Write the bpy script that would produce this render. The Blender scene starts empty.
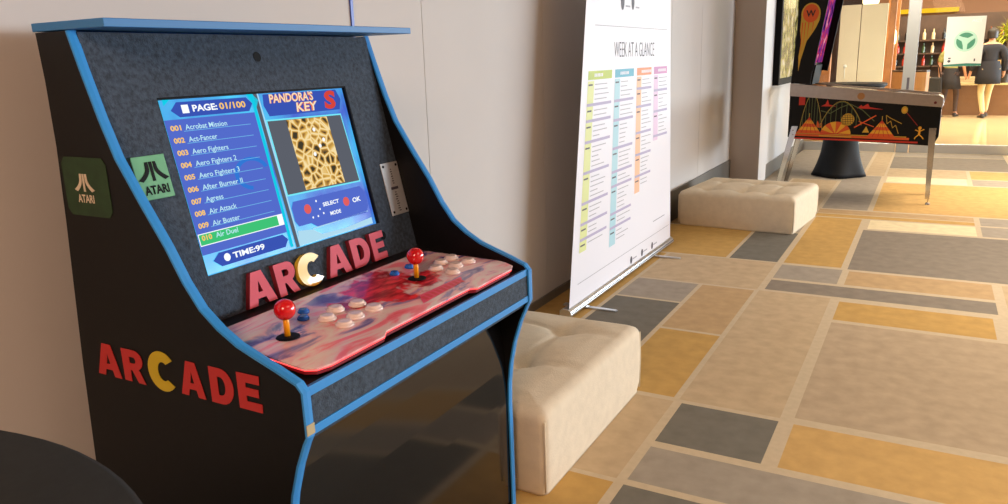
import bpy, bmesh, math, random
from mathutils import Vector, Matrix
from mathutils import noise as mnoise
random.seed(7)
S = bpy.context.scene
COL = S.collection
PI = math.pi

# ------------------------------------------------------------------ materials
def new_mat(name):
    m = bpy.data.materials.new(name); m.use_nodes = True
    nt = m.node_tree; b = nt.nodes['Principled BSDF']
    return m, nt, b
def s2l(c):
    return tuple(((v/255/12.92) if v/255 <= 0.04045 else ((v/255+0.055)/1.055)**2.4) for v in c)
def mat(name, rgb, rough=0.5, metal=0.0, spec=0.5, noise=0.0, nscale=40, bump=0.0, bscale=200, coat=0.0, emit=0.0):
    m, nt, b = new_mat(name)
    c = s2l(rgb)
    b.inputs['Base Color'].default_value = (*c, 1)
    b.inputs['Roughness'].default_value = rough
    b.inputs['Metallic'].default_value = metal
    b.inputs['Specular IOR Level'].default_value = spec
    b.inputs['Coat Weight'].default_value = coat
    if emit:
        b.inputs['Emission Color'].default_value = (*c, 1)
        b.inputs['Emission Strength'].default_value = emit
    if noise or bump:
        tc = nt.nodes.new('ShaderNodeTexCoord')
    if noise:
        n = nt.nodes.new('ShaderNodeTexNoise'); n.inputs['Scale'].default_value = nscale; n.inputs['Detail'].default_value = 4
        r = nt.nodes.new('ShaderNodeMapRange'); r.inputs['To Min'].default_value = 1-noise; r.inputs['To Max'].default_value = 1+noise
        r.inputs['From Min'].default_value = .3; r.inputs['From Max'].default_value = .7
        mx = nt.nodes.new('ShaderNodeVectorMath'); mx.operation = 'SCALE'; mx.inputs[0].default_value = c
        nt.links.new(tc.outputs['Object'], n.inputs['Vector']); nt.links.new(n.outputs['Fac'], r.inputs['Value'])
        nt.links.new(r.outputs['Result'], mx.inputs['Scale']); nt.links.new(mx.outputs['Vector'], b.inputs['Base Color'])
    if bump:
        n2 = nt.nodes.new('ShaderNodeTexNoise'); n2.inputs['Scale'].default_value = bscale; n2.inputs['Detail'].default_value = 3
        bp = nt.nodes.new('ShaderNodeBump'); bp.inputs['Strength'].default_value = bump; bp.inputs['Distance'].default_value = .004
        nt.links.new(tc.outputs['Object'], n2.inputs['Vector']); nt.links.new(n2.outputs['Fac'], bp.inputs['Height'])
        nt.links.new(bp.outputs['Normal'], b.inputs['Normal'])
    return m
def glow(name, rgb, strength):
    m, nt, b = new_mat(name)
    nt.nodes.remove(b)
    e = nt.nodes.new('ShaderNodeEmission'); e.inputs['Color'].default_value = (*s2l(rgb), 1); e.inputs['Strength'].default_value = strength
    nt.links.new(e.outputs[0], nt.nodes['Material Output'].inputs['Surface'])
    return m
def glass_mat(name, tint=(245,248,246), refl=1.0):
    m, nt, b = new_mat(name); nt.nodes.remove(b)
    t = nt.nodes.new('ShaderNodeBsdfTransparent'); t.inputs['Color'].default_value = (*s2l(tint), 1)
    g = nt.nodes.new('ShaderNodeBsdfGlossy'); g.inputs['Roughness'].default_value = .02
    f = nt.nodes.new('ShaderNodeFresnel'); f.inputs['IOR'].default_value = 1.35
    mx = nt.nodes.new('ShaderNodeMixShader')
    nt.links.new(f.outputs[0], mx.inputs[0]); nt.links.new(t.outputs[0], mx.inputs[1]); nt.links.new(g.outputs[0], mx.inputs[2])
    nt.links.new(mx.outputs[0], nt.nodes['Material Output'].inputs['Surface'])
    return m

# ------------------------------------------------------------------ mesh helpers
def link(name, bm, mats, parent=None, smooth=False, bevel=0.0):
    me = bpy.data.meshes.new(name)
    bmesh.ops.recalc_face_normals(bm, faces=bm.faces[:])
    if smooth:
        for f in bm.faces: f.smooth = True
    bm.to_mesh(me); bm.free()
    o = bpy.data.objects.new(name, me); COL.objects.link(o)
    for m in (mats if isinstance(mats, (list, tuple)) else [mats]): me.materials.append(m)
    if parent: o.parent = parent; 
    if parent and parent.type == 'EMPTY' or parent:
        o.matrix_parent_inverse = Matrix.Identity(4)
    if bevel:
        bv = o.modifiers.new('bevel', 'BEVEL'); bv.width = bevel; bv.segments = 2; bv.limit_method = 'ANGLE'
    return o
def local(parent):
    # offset for geometry written in world coordinates but parented to something moved
    off = Vector((0,0,0)); p = parent
    while p: off += p.location; p = p.parent
    return off
def emit(name, bm, mats, parent=None, **k):
    if parent:
        bmesh.ops.translate(bm, verts=bm.verts[:], vec=-local(parent))
    return link(name, bm, mats, parent, **k)
def thing(name, label, cat, loc, group=None):
    o = bpy.data.objects.new(name, None); COL.objects.link(o); o.location = loc
    o.empty_display_size = .1
    o['label'] = label; o['category'] = cat
    if group: o['group'] = group
    return o
def tag(o, label, cat, group=None, kind=None):
    o['label'] = label; o['category'] = cat
    if group: o['group'] = group
    if kind: o['kind'] = kind
    return o
def struct(o):
    o['kind'] = 'structure'; return o
def box(bm, x0,x1,y0,y1,z0,z1, mi=0):
    vs = [bm.verts.new((x,y,z)) for x in (x0,x1) for y in (y0,y1) for z in (z0,z1)]
    for f in ((0,1,3,2),(4,6,7,5),(0,4,5,1),(2,3,7,6),(0,2,6,4),(1,5,7,3)):
        fc = bm.faces.new([vs[i] for i in f]); fc.material_index = mi
    return vs
def prism(bm, pts, a, vec, mi=0):
    """pts: list of 3-D points (one planar loop), extruded along vec"""
    vec = Vector(vec)
    A = [bm.verts.new(Vector(p)) for p in pts]; B = [bm.verts.new(Vector(p)+vec) for p in pts]
    n = len(A)
    f = bm.faces.new(A); f.material_index = mi
    f = bm.faces.new(B[::-1]); f.material_index = mi
    for i in range(n):
        f = bm.faces.new((A[i], A[(i+1)%n], B[(i+1)%n], B[i])); f.material_index = mi
def xz_prism(bm, pts, y0, y1, mi=0):
    prism(bm, [(x,y0,z) for x,z in pts], 0, (0,y1-y0,0), mi)
def lathe(bm, prof, c=(0,0,0), n=32, mi=0, fn=None, cap=True):
    rings = []
    for r,z in prof:
        ring = []
        for i in range(n):
            a = 2*PI*i/n; rr = r if fn is None else fn(r,z,a)
            ring.append(bm.verts.new((c[0]+rr*math.cos(a), c[1]+rr*math.sin(a), c[2]+z)))
        rings.append(ring)
    for k in range(len(rings)-1):
        for i in range(n):
            f = bm.faces.new((rings[k][i], rings[k][(i+1)%n], rings[k+1][(i+1)%n], rings[k+1][i])); f.material_index = mi
    if cap:
        for r in (rings[0][::-1], rings[-1]):
            f = bm.faces.new(r); f.material_index = mi
def tube(bm, pts, radii, n=12, mi=0, up=Vector((0,0,1)), ry=1.0):
    pts = [Vector(p) for p in pts]; rings = []
    if not isinstance(radii, (list,tuple)): radii = [radii]*len(pts)
    for k,p in enumerate(pts):
        d = (pts[min(k+1,len(pts)-1)] - pts[max(k-1,0)]).normalized()
        u = up if abs(d.dot(up)) < .95 else Vector((1,0,0))
        s = d.cross(u).normalized(); t = s.cross(d).normalized()
        rings.append([bm.verts.new(p + s*radii[k]*math.cos(2*PI*i/n) + t*ry*radii[k]*math.sin(2*PI*i/n)) for i in range(n)])
    for k in range(len(rings)-1):
        for i in range(n):
            f = bm.faces.new((rings[k][i], rings[k][(i+1)%n], rings[k+1][(i+1)%n], rings[k+1][i])); f.material_index = mi
    for r in (rings[0][::-1], rings[-1]):
        f = bm.faces.new(r); f.material_index = mi
def ball(bm, c, r, mi=0, u=20, v=14, sc=(1,1,1)):
    m = Matrix.Translation(c) @ Matrix.Diagonal((sc[0],sc[1],sc[2],1))
    g = bmesh.ops.create_uvsphere(bm, u_segments=u, v_segments=v, radius=r, matrix=m)
    for ve in g['verts']:
        for f in ve.link_faces: f.material_index = mi
class Frame:
    """a flat face in the world: origin + u*U + v*V, normal N"""
    def __init__(s, o, U, V):
        s.o = Vector(o); s.U = Vector(U).normalized(); s.V = Vector(V).normalized(); s.N = s.U.cross(s.V).normalized()
    def p(s, u, v, n=0): return s.o + s.U*u + s.V*v + s.N*n
    def poly(s, bm, pts, n0, n1=None, mi=0):
        if n1 is None:
            f = bm.faces.new([bm.verts.new(s.p(u,v,n0)) for u,v in pts]); f.material_index = mi
        else:
            prism(bm, [s.p(u,v,n0) for u,v in pts], 0, s.N*(n1-n0), mi)
    def rect(s, bm, u0,u1,v0,v1, n0, n1=None, mi=0):
        s.poly(bm, [(u0,v0),(u1,v0),(u1,v1),(u0,v1)], n0, n1, mi)
    def disc(s, bm, u,v,r, n0, n1=None, mi=0, k=24, ru=1.0):
        s.poly(bm, [(u+ru*r*math.cos(2*PI*i/k), v+r*math.sin(2*PI*i/k)) for i in range(k)], n0, n1, mi)
    def mat(s, u, v, n=0):
        m = Matrix.Identity(4)
        for i in range(3):
            m[i][0] = s.U[i]; m[i][1] = s.V[i]; m[i][2] = s.N[i]
        m.translation = s.p(u,v,n); return m
def text_bm(bm, txt, fr, u, v, height, width=None, n=0.0, ext=0.0, bold=0.0, align='LEFT', mi=0, shear=0.0):
    """lettering as mesh on a Frame; height = cap height; width = total width if given"""
    cu = bpy.data.curves.new('t', 'FONT'); cu.body = txt; cu.size = 1.0; cu.offset = bold; cu.extrude = .5 if ext else 0.0
    cu.resolution_u = 3; cu.shear = shear
    ob = bpy.data.objects.new('t', cu); COL.objects.link(ob)
    dg = bpy.context.evaluated_depsgraph_get(); dg.update()
    me = bpy.data.meshes.new_from_object(ob.evaluated_get(dg))
    if not me.vertices:
        bpy.data.objects.remove(ob); return
    xs = [q.co.x for q in me.vertices]; ys = [q.co.y for q in me.vertices]
    x0,x1 = min(xs), max(xs); capH = 0.70 + 2*bold
    sy = height/capH; sx = sy if width is None else width/(x1-x0)
    W = (x1-x0)*sx
    du = {'LEFT':0, 'CENTER':-W/2, 'RIGHT':-W}[align]
    M = fr.mat(u+du, v, n)
    for q in me.vertices:
        q.co = M @ Vector(((q.co.x-x0)*sx, (q.co.y+bold)*sy, (q.co.z+(.5 if ext else 0))*ext if ext else 0))
    k = len(bm.faces); bm.from_mesh(me); bm.faces.ensure_lookup_table()
    for f in bm.faces[k:]: f.material_index = mi
    bpy.data.objects.remove(ob); bpy.data.curves.remove(cu); bpy.data.meshes.remove(me)

def islands(o):
    """give every separate piece of o an object of its own"""
    src = bmesh.new(); src.from_mesh(o.data); seen=set(); groups=[]
    for v in src.verts:
        if v.index in seen: continue
        st=[v]; g=set()
        while st:
            q=st.pop()
            if q.index in g: continue
            g.add(q.index); st += [e.other_vert(q) for e in q.link_edges]
        seen |= g; groups.append(g)
    src.free()
    for k,g in enumerate(groups):
        b = bmesh.new(); b.from_mesh(o.data); b.verts.ensure_lookup_table()
        bmesh.ops.delete(b, geom=[v for v in b.verts if v.index not in g], context='VERTS')
        me = bpy.data.meshes.new(o.name); b.to_mesh(me); b.free()
        for m in o.data.materials: me.materials.append(m)
        c = bpy.data.objects.new(o.name, me); COL.objects.link(c); c.parent = o.parent
        if len(groups) and k==0: first=c
    nm=o.name; old=o.data; bpy.data.objects.remove(o); first.name = nm
def glyph_bm(bm, ch, fr, u, v, height, width, n=0.0, ext=0.0):
    """heavy block capitals drawn as filled outlines"""
    def arc(cx,cy,rx,ry,a0,a1,k=12): return [(cx+rx*math.cos(a0+(a1-a0)*i/k), cy+ry*math.sin(a0+(a1-a0)*i/k)) for i in range(k+1)]
    G_ = {
     'A': [[(0,0),(.30,0),(.36,.20),(.64,.20),(.70,0),(1,0),(.68,1),(.32,1)], [(.42,.38),(.58,.38),(.50,.72)]],
     'E': [[(0,0),(1,0),(1,.24),(.36,.24),(.36,.40),(.90,.40),(.90,.62),(.36,.62),(.36,.76),(.97,.76),(.97,1),(0,1)]],
     'D': [[(0,0),(.46,0)]+arc(.46,.5,.54,.5,-PI/2,PI/2)+[(0,1)], [(.34,.24),(.46,.24)]+arc(.46,.5,.20,.26,-PI/2,PI/2,8)+[(.34,.76)]],
     'R': [[(0,0),(.34,0),(.34,.36),(.42,.36),(.66,0),(1,0),(.74,.42)]+arc(.60,.70,.36,.30,-PI/3,PI/2,9)+[(0,1)], [(.34,.58),(.54,.58)]+arc(.54,.68,.10,.10,-PI/2,PI/2,6)+[(.34,.78)]],
     'C': [arc(.52,.5,.52,.5,PI*.22,PI*1.78,28)+arc(.56,.5,.20,.24,PI*1.70,PI*.30,18)],
    }
    cu = bpy.data.curves.new('g','CURVE'); cu.dimensions = '2D'; cu.fill_mode = 'BOTH'; cu.extrude = .5 if ext else 0
    for loop in G_[ch]:
        sp = cu.splines.new('POLY'); sp.points.add(len(loop)-1); sp.use_cyclic_u = True
        for i,(x,y) in enumerate(loop): sp.points[i].co = (x,y,0,1)
    ob = bpy.data.objects.new('g',cu); COL.objects.link(ob)
    dg = bpy.context.evaluated_depsgraph_get(); dg.update()
    me = bpy.data.meshes.new_from_object(ob.evaluated_get(dg))
    Mx = fr.mat(u,v,n)
    for q in me.vertices: q.co = Mx @ Vector((q.co.x*width, q.co.y*height, (q.co.z+.5)*ext if ext else 0))
    bm.from_mesh(me); bpy.data.objects.remove(ob); bpy.data.curves.remove(cu); bpy.data.meshes.remove(me)

# ------------------------------------------------------------------ palette
M = {}
M['wall'] = mat('painted_wall', (202,198,194), .75, noise=.015, nscale=3)
M['pilaster_shade'] = mat('pilaster_shaded_paint', (200,190,182), .75)
M['white_paint'] = mat('white_gloss_paint', (225,228,232), .45)
M['base'] = mat('grey_skirting', (105,100,92), .5)
M['ceiling'] = mat('ceiling_paint', (150,132,112), .8)
M['dark_wall'] = mat('dark_brown_paint', (92,66,50), .8)
M['black_lam'] = mat('black_laminate', (16,16,17), .45, spec=.2, noise=.12, nscale=60)
M['felt'] = mat('charcoal_textured_board', (58,70,84), .75, spec=.25, noise=.4, nscale=95, bump=.6, bscale=260)
M['deck'] = mat('black_deck', (26,24,25), .4, spec=.4, noise=.1, nscale=120)
M['blue'] = mat('blue_edging', (50,142,216), .38, spec=.5)
M['blue_board'] = mat('blue_top_board', (52,120,182), .5, spec=.4)
M['gloss_black'] = mat('black_acrylic', (14,14,16), .10, spec=.85)
M['black'] = mat('black_plain', (8,8,9), .6, spec=.15)
M['red_ball'] = mat('red_plastic', (215,20,28), .18, spec=.6, coat=.6)
M['yellow_shaft'] = mat('yellow_plastic', (245,160,20), .3)
M['btn_white'] = mat('milky_plastic', (238,214,206), .2, coat=.4)
M['btn_blue'] = mat('blue_plastic', (20,95,190), .25, coat=.3)
M['pink'] = mat('pink_acrylic', (205,92,108), .6, spec=.2)
M['darkred'] = mat('dark_red_edge', (120,28,40), .5)
M['yellow'] = mat('yellow_acrylic', (235,200,60), .3, coat=.3)
M['side_red'] = mat('side_red_vinyl', (180,38,38), .5)
M['side_yellow'] = mat('side_yellow_vinyl', (190,166,26), .55)
M['side_green'] = mat('dark_green_vinyl', (30,58,28), .7, noise=.2, nscale=40)
M['cream_vinyl'] = mat('cream_vinyl', (205,190,165), .6)
M['green_card'] = mat('green_plaque', (98,168,124), .6, noise=.05)
M['chrome'] = mat('chrome', (200,198,196), .14, metal=1.0)
M['steel'] = mat('brushed_steel', (190,180,172), .32, metal=1.0, noise=.05, nscale=30)
M['alu'] = mat('anodised_aluminium', (205,208,212), .3, metal=.9)
M['fabric'] = mat('beige_upholstery', (222,210,188), .9, spec=.15, noise=.045, nscale=25, bump=.25, bscale=160)
M['stretch'] = mat('black_stretch_cover', (20,24,30), .62, spec=.25, noise=.06, nscale=20)
M['stretch_near'] = mat('charcoal_stretch_cover', (36,36,34), .75, spec=.2, noise=.12, nscale=90)
M['glass'] = glass_mat('clear_glass')
M['banner'] = mat('banner_vinyl', (232,232,240), .5)
M['ink'] = mat('banner_ink', (70,66,78), .6)
M['ink_grey'] = mat('banner_grey_ink', (165,165,175), .6)
M['ink_purple'] = mat('banner_purple_ink', (176,168,200), .6)
for k,c in dict(b_green=(176,196,62), b_teal=(82,170,196), b_orange=(238,140,80), b_pink=(200,134,184), b_lgreen=(216,224,150), b_lteal=(170,212,224), b_lorange=(244,190,150), b_lpink=(222,196,224)).items():
    M[k] = mat('banner_'+k, c, .55)

# ------------------------------------------------------------------ camera
cam_d = bpy.data.cameras.new('camera'); cam = bpy.data.objects.new('camera', cam_d); COL.objects.link(cam)
F, pitch, roll, yaw = 759.8231, 0.245854, 0.030852, 0.510568
fwd = Vector((-math.sin(yaw)*math.cos(pitch), math.cos(yaw)*math.cos(pitch), -math.sin(pitch)))
right = Vector((math.cos(yaw), math.sin(yaw), 0)); down = fwd.cross(right)
r_ = right*math.cos(roll) + down*math.sin(roll); d_ = -right*math.sin(roll) + down*math.cos(roll)
cm = Matrix.Identity(4)
for i in range(3):
    cm[i][0] = r_[i]; cm[i][1] = -d_[i]; cm[i][2] = -fwd[i]
cm.translation = (0,0,1.4); cam.matrix_world = cm
cam_d.sensor_width = 36; cam_d.lens = 36*F/1008; cam_d.clip_start = .02; cam_d.clip_end = 200
S.camera = cam

# ------------------------------------------------------------------ floor (one carpet of woven rectangles)
WX = -1.9       # wall behind the machine
def carpet():
    cols = dict(G=(118,115,107), L=(160,151,139), B=(190,169,139), T=(186,158,120), O=(192,156,94), Y=(200,164,106), C=(226,212,176), D=(138,129,118), M=(180,161,136))
    keys = list(cols); mats = []
    for k in keys:
        mats.append(mat('carpet_'+k, cols[k], .95, spec=.1, noise=.09, nscale=14, bump=.06, bscale=300))
    mats.append(mat('carpet_line', (198,182,156), .95, spec=.1, noise=.05, nscale=30, bump=.06, bscale=300))
    T = []
    def t(x0,x1,y0,y1,k): T.append((x0,x1,y0,y1,keys.index(k)))
    # column left of x=-1.165
    t(-1.9,-1.585,3.2,5.31,'O'); t(-1.585,-1.165,3.2,4.195,'G'); t(-1.585,-1.165,4.195,4.615,'L')
    t(-1.585,-.815,4.615,5.315,'B'); t(-1.9,-1.165,5.315,6.3,'O'); t(-1.165,-.815,5.315,6.3,'G')
    t(-1.9,-1.165,6.3,7.4,'T'); t(-1.165,-.815,6.3,7.4,'L'); t(-1.9,-1.3,7.4,9.2,'L'); t(-1.3,-.815,7.4,9.15,'B')
    t(-1.9,-.61,9.15,11.95,'L')
    t(-1.165,-.825,2.915,3.745,'O'); t(-1.165,-.825,3.745,4.615,'T')
    t(-1.9,-1.165,2.2,3.2,'T'); t(-1.165,-.815,2.205,2.905,'B'); t(-1.4,-.815,1.5,2.205,'O')
    t(-1.9,-1.4,.8,2.2,'L'); t(-1.4,-.815,.4,1.5,'G')
    # columns right of x=-.815
    t(-.805,-.395,2.515,2.9,'G'); t(-.805,.95,2.215,2.495,'L'); t(-.805,.2,1.6,2.205,'G'); t(.2,1.2,1.6,2.205,'O')
    t(-.825,-.395,2.905,4.63,'B')
    t(-.80,.435,4.64,4.895,'D'); t(-.80,-.395,4.915,5.295,'L'); t(-.38,.435,4.92,5.28,'T')
    t(-.80,-.41,5.32,7.035,'O'); t(-.815,.415,7.045,7.2,'O'); t(-.815,.415,7.2,7.41,'T')
    t(-.805,-.40,7.43,9.6,'L'); t(-.60,-.38,9.62,11.95,'B')
    t(-.365,.95,2.515,2.9,'Y'); t(-.37,1.3,2.93,4.195,'M'); t(-.37,.405,4.215,4.585,'O')
    t(-.395,1.3,5.3,6.61,'D'); t(-.37,.415,6.64,7.03,'C'); t(-.38,1.35,7.43,9.14,'Y'); t(-.365,.425,9.17,9.6,'C')
    t(-.38,.9,10.3,11.5,'D'); t(-.38,.44,9.62,10.28,'B'); t(-.38,.9,11.5,11.95,'L')
    t(.45,1.3,4.215,4.585,'G'); t(.46,1.3,4.615,5.28,'B'); t(.425,1.3,6.64,7.04,'L'); t(.43,1.3,7.06,7.41,'L')
    t(.45,1.3,9.16,9.6,'L'); t(.45,1.3,9.62,10.26,'Y'); t(.92,1.8,10.3,11.95,'C')
    rnd = random.Random(3)
    y = -3.0
    ys = [-3,-2.1,-1.5,-.6,.2,.9,1.6]
    for a,b in zip(ys, ys[1:]):
        x = -1.9
        while x < 5:
            w = rnd.choice((.4,.42,.82,1.2)); t(x+.01,min(x+w,5)-.01,a+.01,b-.01,rnd.choice('GLBTOD')); x += w
    ys = [1.6,2.2,2.9,4.2,4.6,5.3,6.6,7.05,7.42,9.15,9.6,10.3,11.95]
    for a,b in zip(ys, ys[1:]):
        x = 1.3 if b > 2.9 else .95
        while x < 5:
            w = rnd.choice((.4,.42,.82,1.2)); t(x+.01,min(x+w,5)-.01,a+.01,b-.01,rnd.choice('GLBTOYD')); x += w
    g = .013
    xs = sorted({round(v,3) for q in T for v in (q[0]+g,q[1]-g)} | {WX-.05, 5.0})
    yy = sorted({round(v,3) for q in T for v in (q[2]+g,q[3]-g)} | {-3.0, 12.0})
    bm = bmesh.new()
    V = {(i,j): bm.verts.new((x,y,0)) for i,x in enumerate(xs) for j,y in enumerate(yy)}
    for i in range(len(xs)-1):
        for j in range(len(yy)-1):
            cx, cy = (xs[i]+xs[i+1])/2, (yy[j]+yy[j+1])/2
            k = len(keys)
            for q in T:
                if q[0]+g < cx < q[1]-g and q[2]+g < cy < q[3]-g: k = q[4]; break
            f = bm.faces.new((V[i,j],V[i+1,j],V[i+1,j+1],V[i,j+1])); f.material_index = k
    return bm, mats
bm, ms = carpet()
struct(link('floor', bm, ms))

# ------------------------------------------------------------------ walls
def sbox(name, dims, m, bev=0): 
    bm = bmesh.new(); box(bm, *dims); return struct(link(name, bm, m, bevel=bev))
bm = bmesh.new()
seams = [-3, -.55, .73, 2.297, 2.75, 3.9, 5.2, 6.3, 7.24, 8.57]
for a,b in zip(seams, seams[1:]):
    box(bm, WX-.02, WX, a+.002, b-.002, 0, 2.95)
box(bm, WX-.1, WX-.018, -3, 8.6, 0, 2.95)
struct(link('wall_left', bm, M['wall']))
bm = bmesh.new(); box(bm, WX-.1, -1.585, 8.57, 9.0, 0, 2.95)
bm.faces.ensure_lookup_table()
for f in bm.faces:
    f.material_index = 0 if f.calc_center_median().y < 8.6 else 1  # shade put into the colour: darker front face, lighter other faces
struct(link('wall_pilaster', bm, [M['pilaster_shade'], M['white_paint']]))
sbox('wall_side', (WX-.1, -1.6, 9.0, 12.0, 0, 2.95), M['white_paint'])
sbox('baseboard_left', (WX, WX+.014, 5.3, 8.568, 0, .27), M['base'], .003)
sbox('baseboard_near', (WX, WX+.014, -3, 5.3, 0, .05), M['base'], .003)
sbox('baseboard_side', (-1.6, -1.586, 9.0, 11.95, 0, .16), M['base'], .003)
bm = bmesh.new(); box(bm, 2.297-2.297+WX, WX+.006, 2.290, 2.304, 1.45, 2.95)
tr = struct(link('trim_1', bm, mat('blue_strip', (60,90,190), .4)))
sbox('ceiling', (WX-.1, 6, -3, 12.2, 2.95, 3.05), M['ceiling'])
sbox('wall_back', (WX-.1, 6, -3.1, -3.0, 0, 2.95), M['dark_wall'])

# ------------------------------------------------------------------ arcade cabinet
Y0, Y1, TH = .972, 1.93, .018
XB = -1.66
cab = thing('arcade_cabinet', 'black upright arcade machine with blue edging, lit game menu screen and ARCADE lettering', 'arcade machine', (XB+.3, (Y0+Y1)/2, 0))
prof = [(-1.541,1.486),(-1.516,1.41),(-1.480,1.31),(-1.446,1.23),(-1.388,1.14),(-1.330,1.055),(-1.290,.985),(-1.250,.932),(-1.205,.897),(-1.155,.869),(-1.105,.851),(-1.055,.834),(-1.006,.815),(-.993,.80),(-.992,.708),(-1.001,.692),(-1.024,.640),(-1.047,.57),(-1.062,.50),(-1.070,.43),(-1.072,.36),(-1.070,.2),(-1.069,.0)]
def smooth_profile(p):
    return p
for yy in (Y0, Y1-TH):
    bm = bmesh.new(); xz_prism(bm, prof+[(-1.715,0),(-1.70,.50),(-1.684,.74),(-1.652,1.09),(-1.641,1.25),(-1.641,1.39),(-1.647,1.486)], yy, yy+TH)
    sp = emit('side_panel', bm, M['black_lam'], cab)
    # T-moulding wrapped over the front edge
    bm = bmesh.new()
    def off(i, d):
        a = Vector(prof[max(i-1,0)]); b = Vector(prof[min(i+1,len(prof)-1)])
        t = (b-a).normalized(); nrm = Vector((-t.y, t.x))
        if nrm.x < 0: nrm = -nrm
        q = Vector(prof[i]); return (q.x+nrm.x*d, q.y+nrm.y*d)
    ya, yb = yy-.0012, yy+TH+.0012
    rings = []
    for i in range(len(prof)):
        o1 = off(i,.0035); i1 = off(i,-.0015); o2 = off(i,.0048)
        rings.append([bm.verts.new((i1[0],ya,i1[1])), bm.verts.new((o1[0],ya,o1[1])), bm.verts.new((o2[0],(ya+yb)/2,o2[1])), bm.verts.new((o1[0],yb,o1[1])), bm.verts.new((i1[0],yb,i1[1]))])
    for a,b in zip(rings, rings[1:]):
        for k in range(5): bm.faces.new((a[k],a[(k+1)%5],b[(k+1)%5],b[k]))
    bm.faces.new(rings[0]); bm.faces.new(rings[-1][::-1])
    emit('edge_trim', bm, M['blue'], sp)
YI0, YI1 = Y0+TH, Y1-TH
bm = bmesh.new(); box(bm, -1.636, -1.624, YI0, YI1, .03, 1.486); emit('back_panel', bm, M['black_lam'], cab)
# top board: clipped front corner line follows the photo (front edge at x=-1.38, back at wall side)
bm = bmesh.new()
prism(bm, [(-1.650,Y0-.004,1.488),(-1.412,Y0-.004,1.488),(-1.380,Y1+.006,1.488),(-1.650,Y1+.006,1.488)], 0, (0,0,.017))
emit('top_board', bm, [M['blue_board']], cab, bevel=.0015)
# bezel plane
BZ = Frame((-1.469,0,1.2), (0,1,0), (-.23,0,1))
kz = math.sqrt(1+.23**2)                  # v per unit z
def bv(z): return (z-1.2)*kz
s0,s1 = 1.130, 1.764; t0,t1 = bv(.943), bv(1.3445)
bb, bt = bv(.835), bv(1.484)
bm = bmesh.new()
BZ.rect(bm, YI0, s0, bb, bt, -.016, 0); BZ.rect(bm, s1, YI1, bb, bt, -.016, 0)
BZ.rect(bm, s0, s1, bb, t0, -.016, 0); BZ.rect(bm, s0, s1, t1, bt, -.016, 0)
bez = emit('bezel', bm, M['felt'], cab)
for (u,z,r) in ((1.455,1.430,.0125),(1.762,.905,.013)):
    bm = bmesh.new()
    BZ.disc(bm, u, bv(z), r, .0002, .001, k=28)
    emit('screw_hole', bm, M['black'], bez)
# screen
scr_n = -.012
def screen_mat():
    m, nt, b = new_mat('lcd_picture'); nt.nodes.remove(b)
    tc = nt.nodes.new('ShaderNodeTexCoord'); sp = nt.nodes.new('ShaderNodeSeparateXYZ')
    n = nt.nodes.new('ShaderNodeTexNoise'); n.inputs['Scale'].default_value = 6; n.inputs['Detail'].default_value = 3
    r = nt.nodes.new('ShaderNodeValToRGB')
    r.color_ramp.elements[0].position = .35; r.color_ramp.elements[0].color = (*s2l((60,92,190)),1)
    r.color_ramp.elements[1].position = .70; r.color_ramp.elements[1].color = (*s2l((70,190,232)),1)
    e = nt.nodes.new('ShaderNodeEmission'); e.inputs['Strength'].default_value = 1.25
    nt.links.new(tc.outputs['Object'], n.inputs['Vector']); nt.links.new(n.outputs['Fac'], r.inputs['Fac'])
    nt.links.new(r.outputs['Color'], e.inputs['Color'])
    g = nt.nodes.new('ShaderNodeBsdfGlossy'); g.inputs['Roughness'].default_value = .18; g.inputs['Color'].default_value = (.04,.04,.04,1)
    ad = nt.nodes.new('ShaderNodeAddShader'); nt.links.new(e.outputs[0], ad.inputs[0]); nt.links.new(g.outputs[0], ad.inputs[1])
    nt.links.new(ad.outputs[0], nt.nodes['Material Output'].inputs['Surface'])
    return m
bm = bmesh.new(); BZ.rect(bm, s0-.01, s1+.01, t0-.01, t1+.01, scr_n-.02, scr_n)
scr = emit('screen', bm, screen_mat(), cab)
bm = bmesh.new()   # thin dark surround of the monitor
BZ.rect(bm, s0, s1, t1-.004, t1, scr_n, -.001); BZ.rect(bm, s1-.004, s1, t0, t1-.004, scr_n, -.001); BZ.rect(bm, s0, s0+.002, t0, t1-.004, scr_n, -.001)
emit('monitor_rim', bm, M['black'], cab)
e_ = 1.0
L1 = scr_n+.0008; L2 = scr_n+.0014; L3 = scr_n+.002; L4 = scr_n+.0026
G = lambda n,c,s=1.0: glow(n,c,s)
mc = {'navy':G('px_navy',(58,84,180)), 'blue':G('px_blue',(84,108,204)), 'lblue':G('px_light_blue',(120,196,240)), 'cyan':G('px_cyan',(20,205,232)), 'white':G('px_white',(245,250,252),1.1),
      'yel':G('px_yellow',(250,200,110)), 'green':G('px_green',(64,196,120)), 'pale':G('px_pale',(176,220,240)), 'red':G('px_red',(226,96,96)), 'grey':G('px_grey',(92,96,106)), 'txt':G('px_text',(190,236,248)), 'orange':G('px_orange',(236,120,60)),
      'edge':G('px_edge',(120,235,250))}
def P(u, z): return (u, bv(z))
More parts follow.
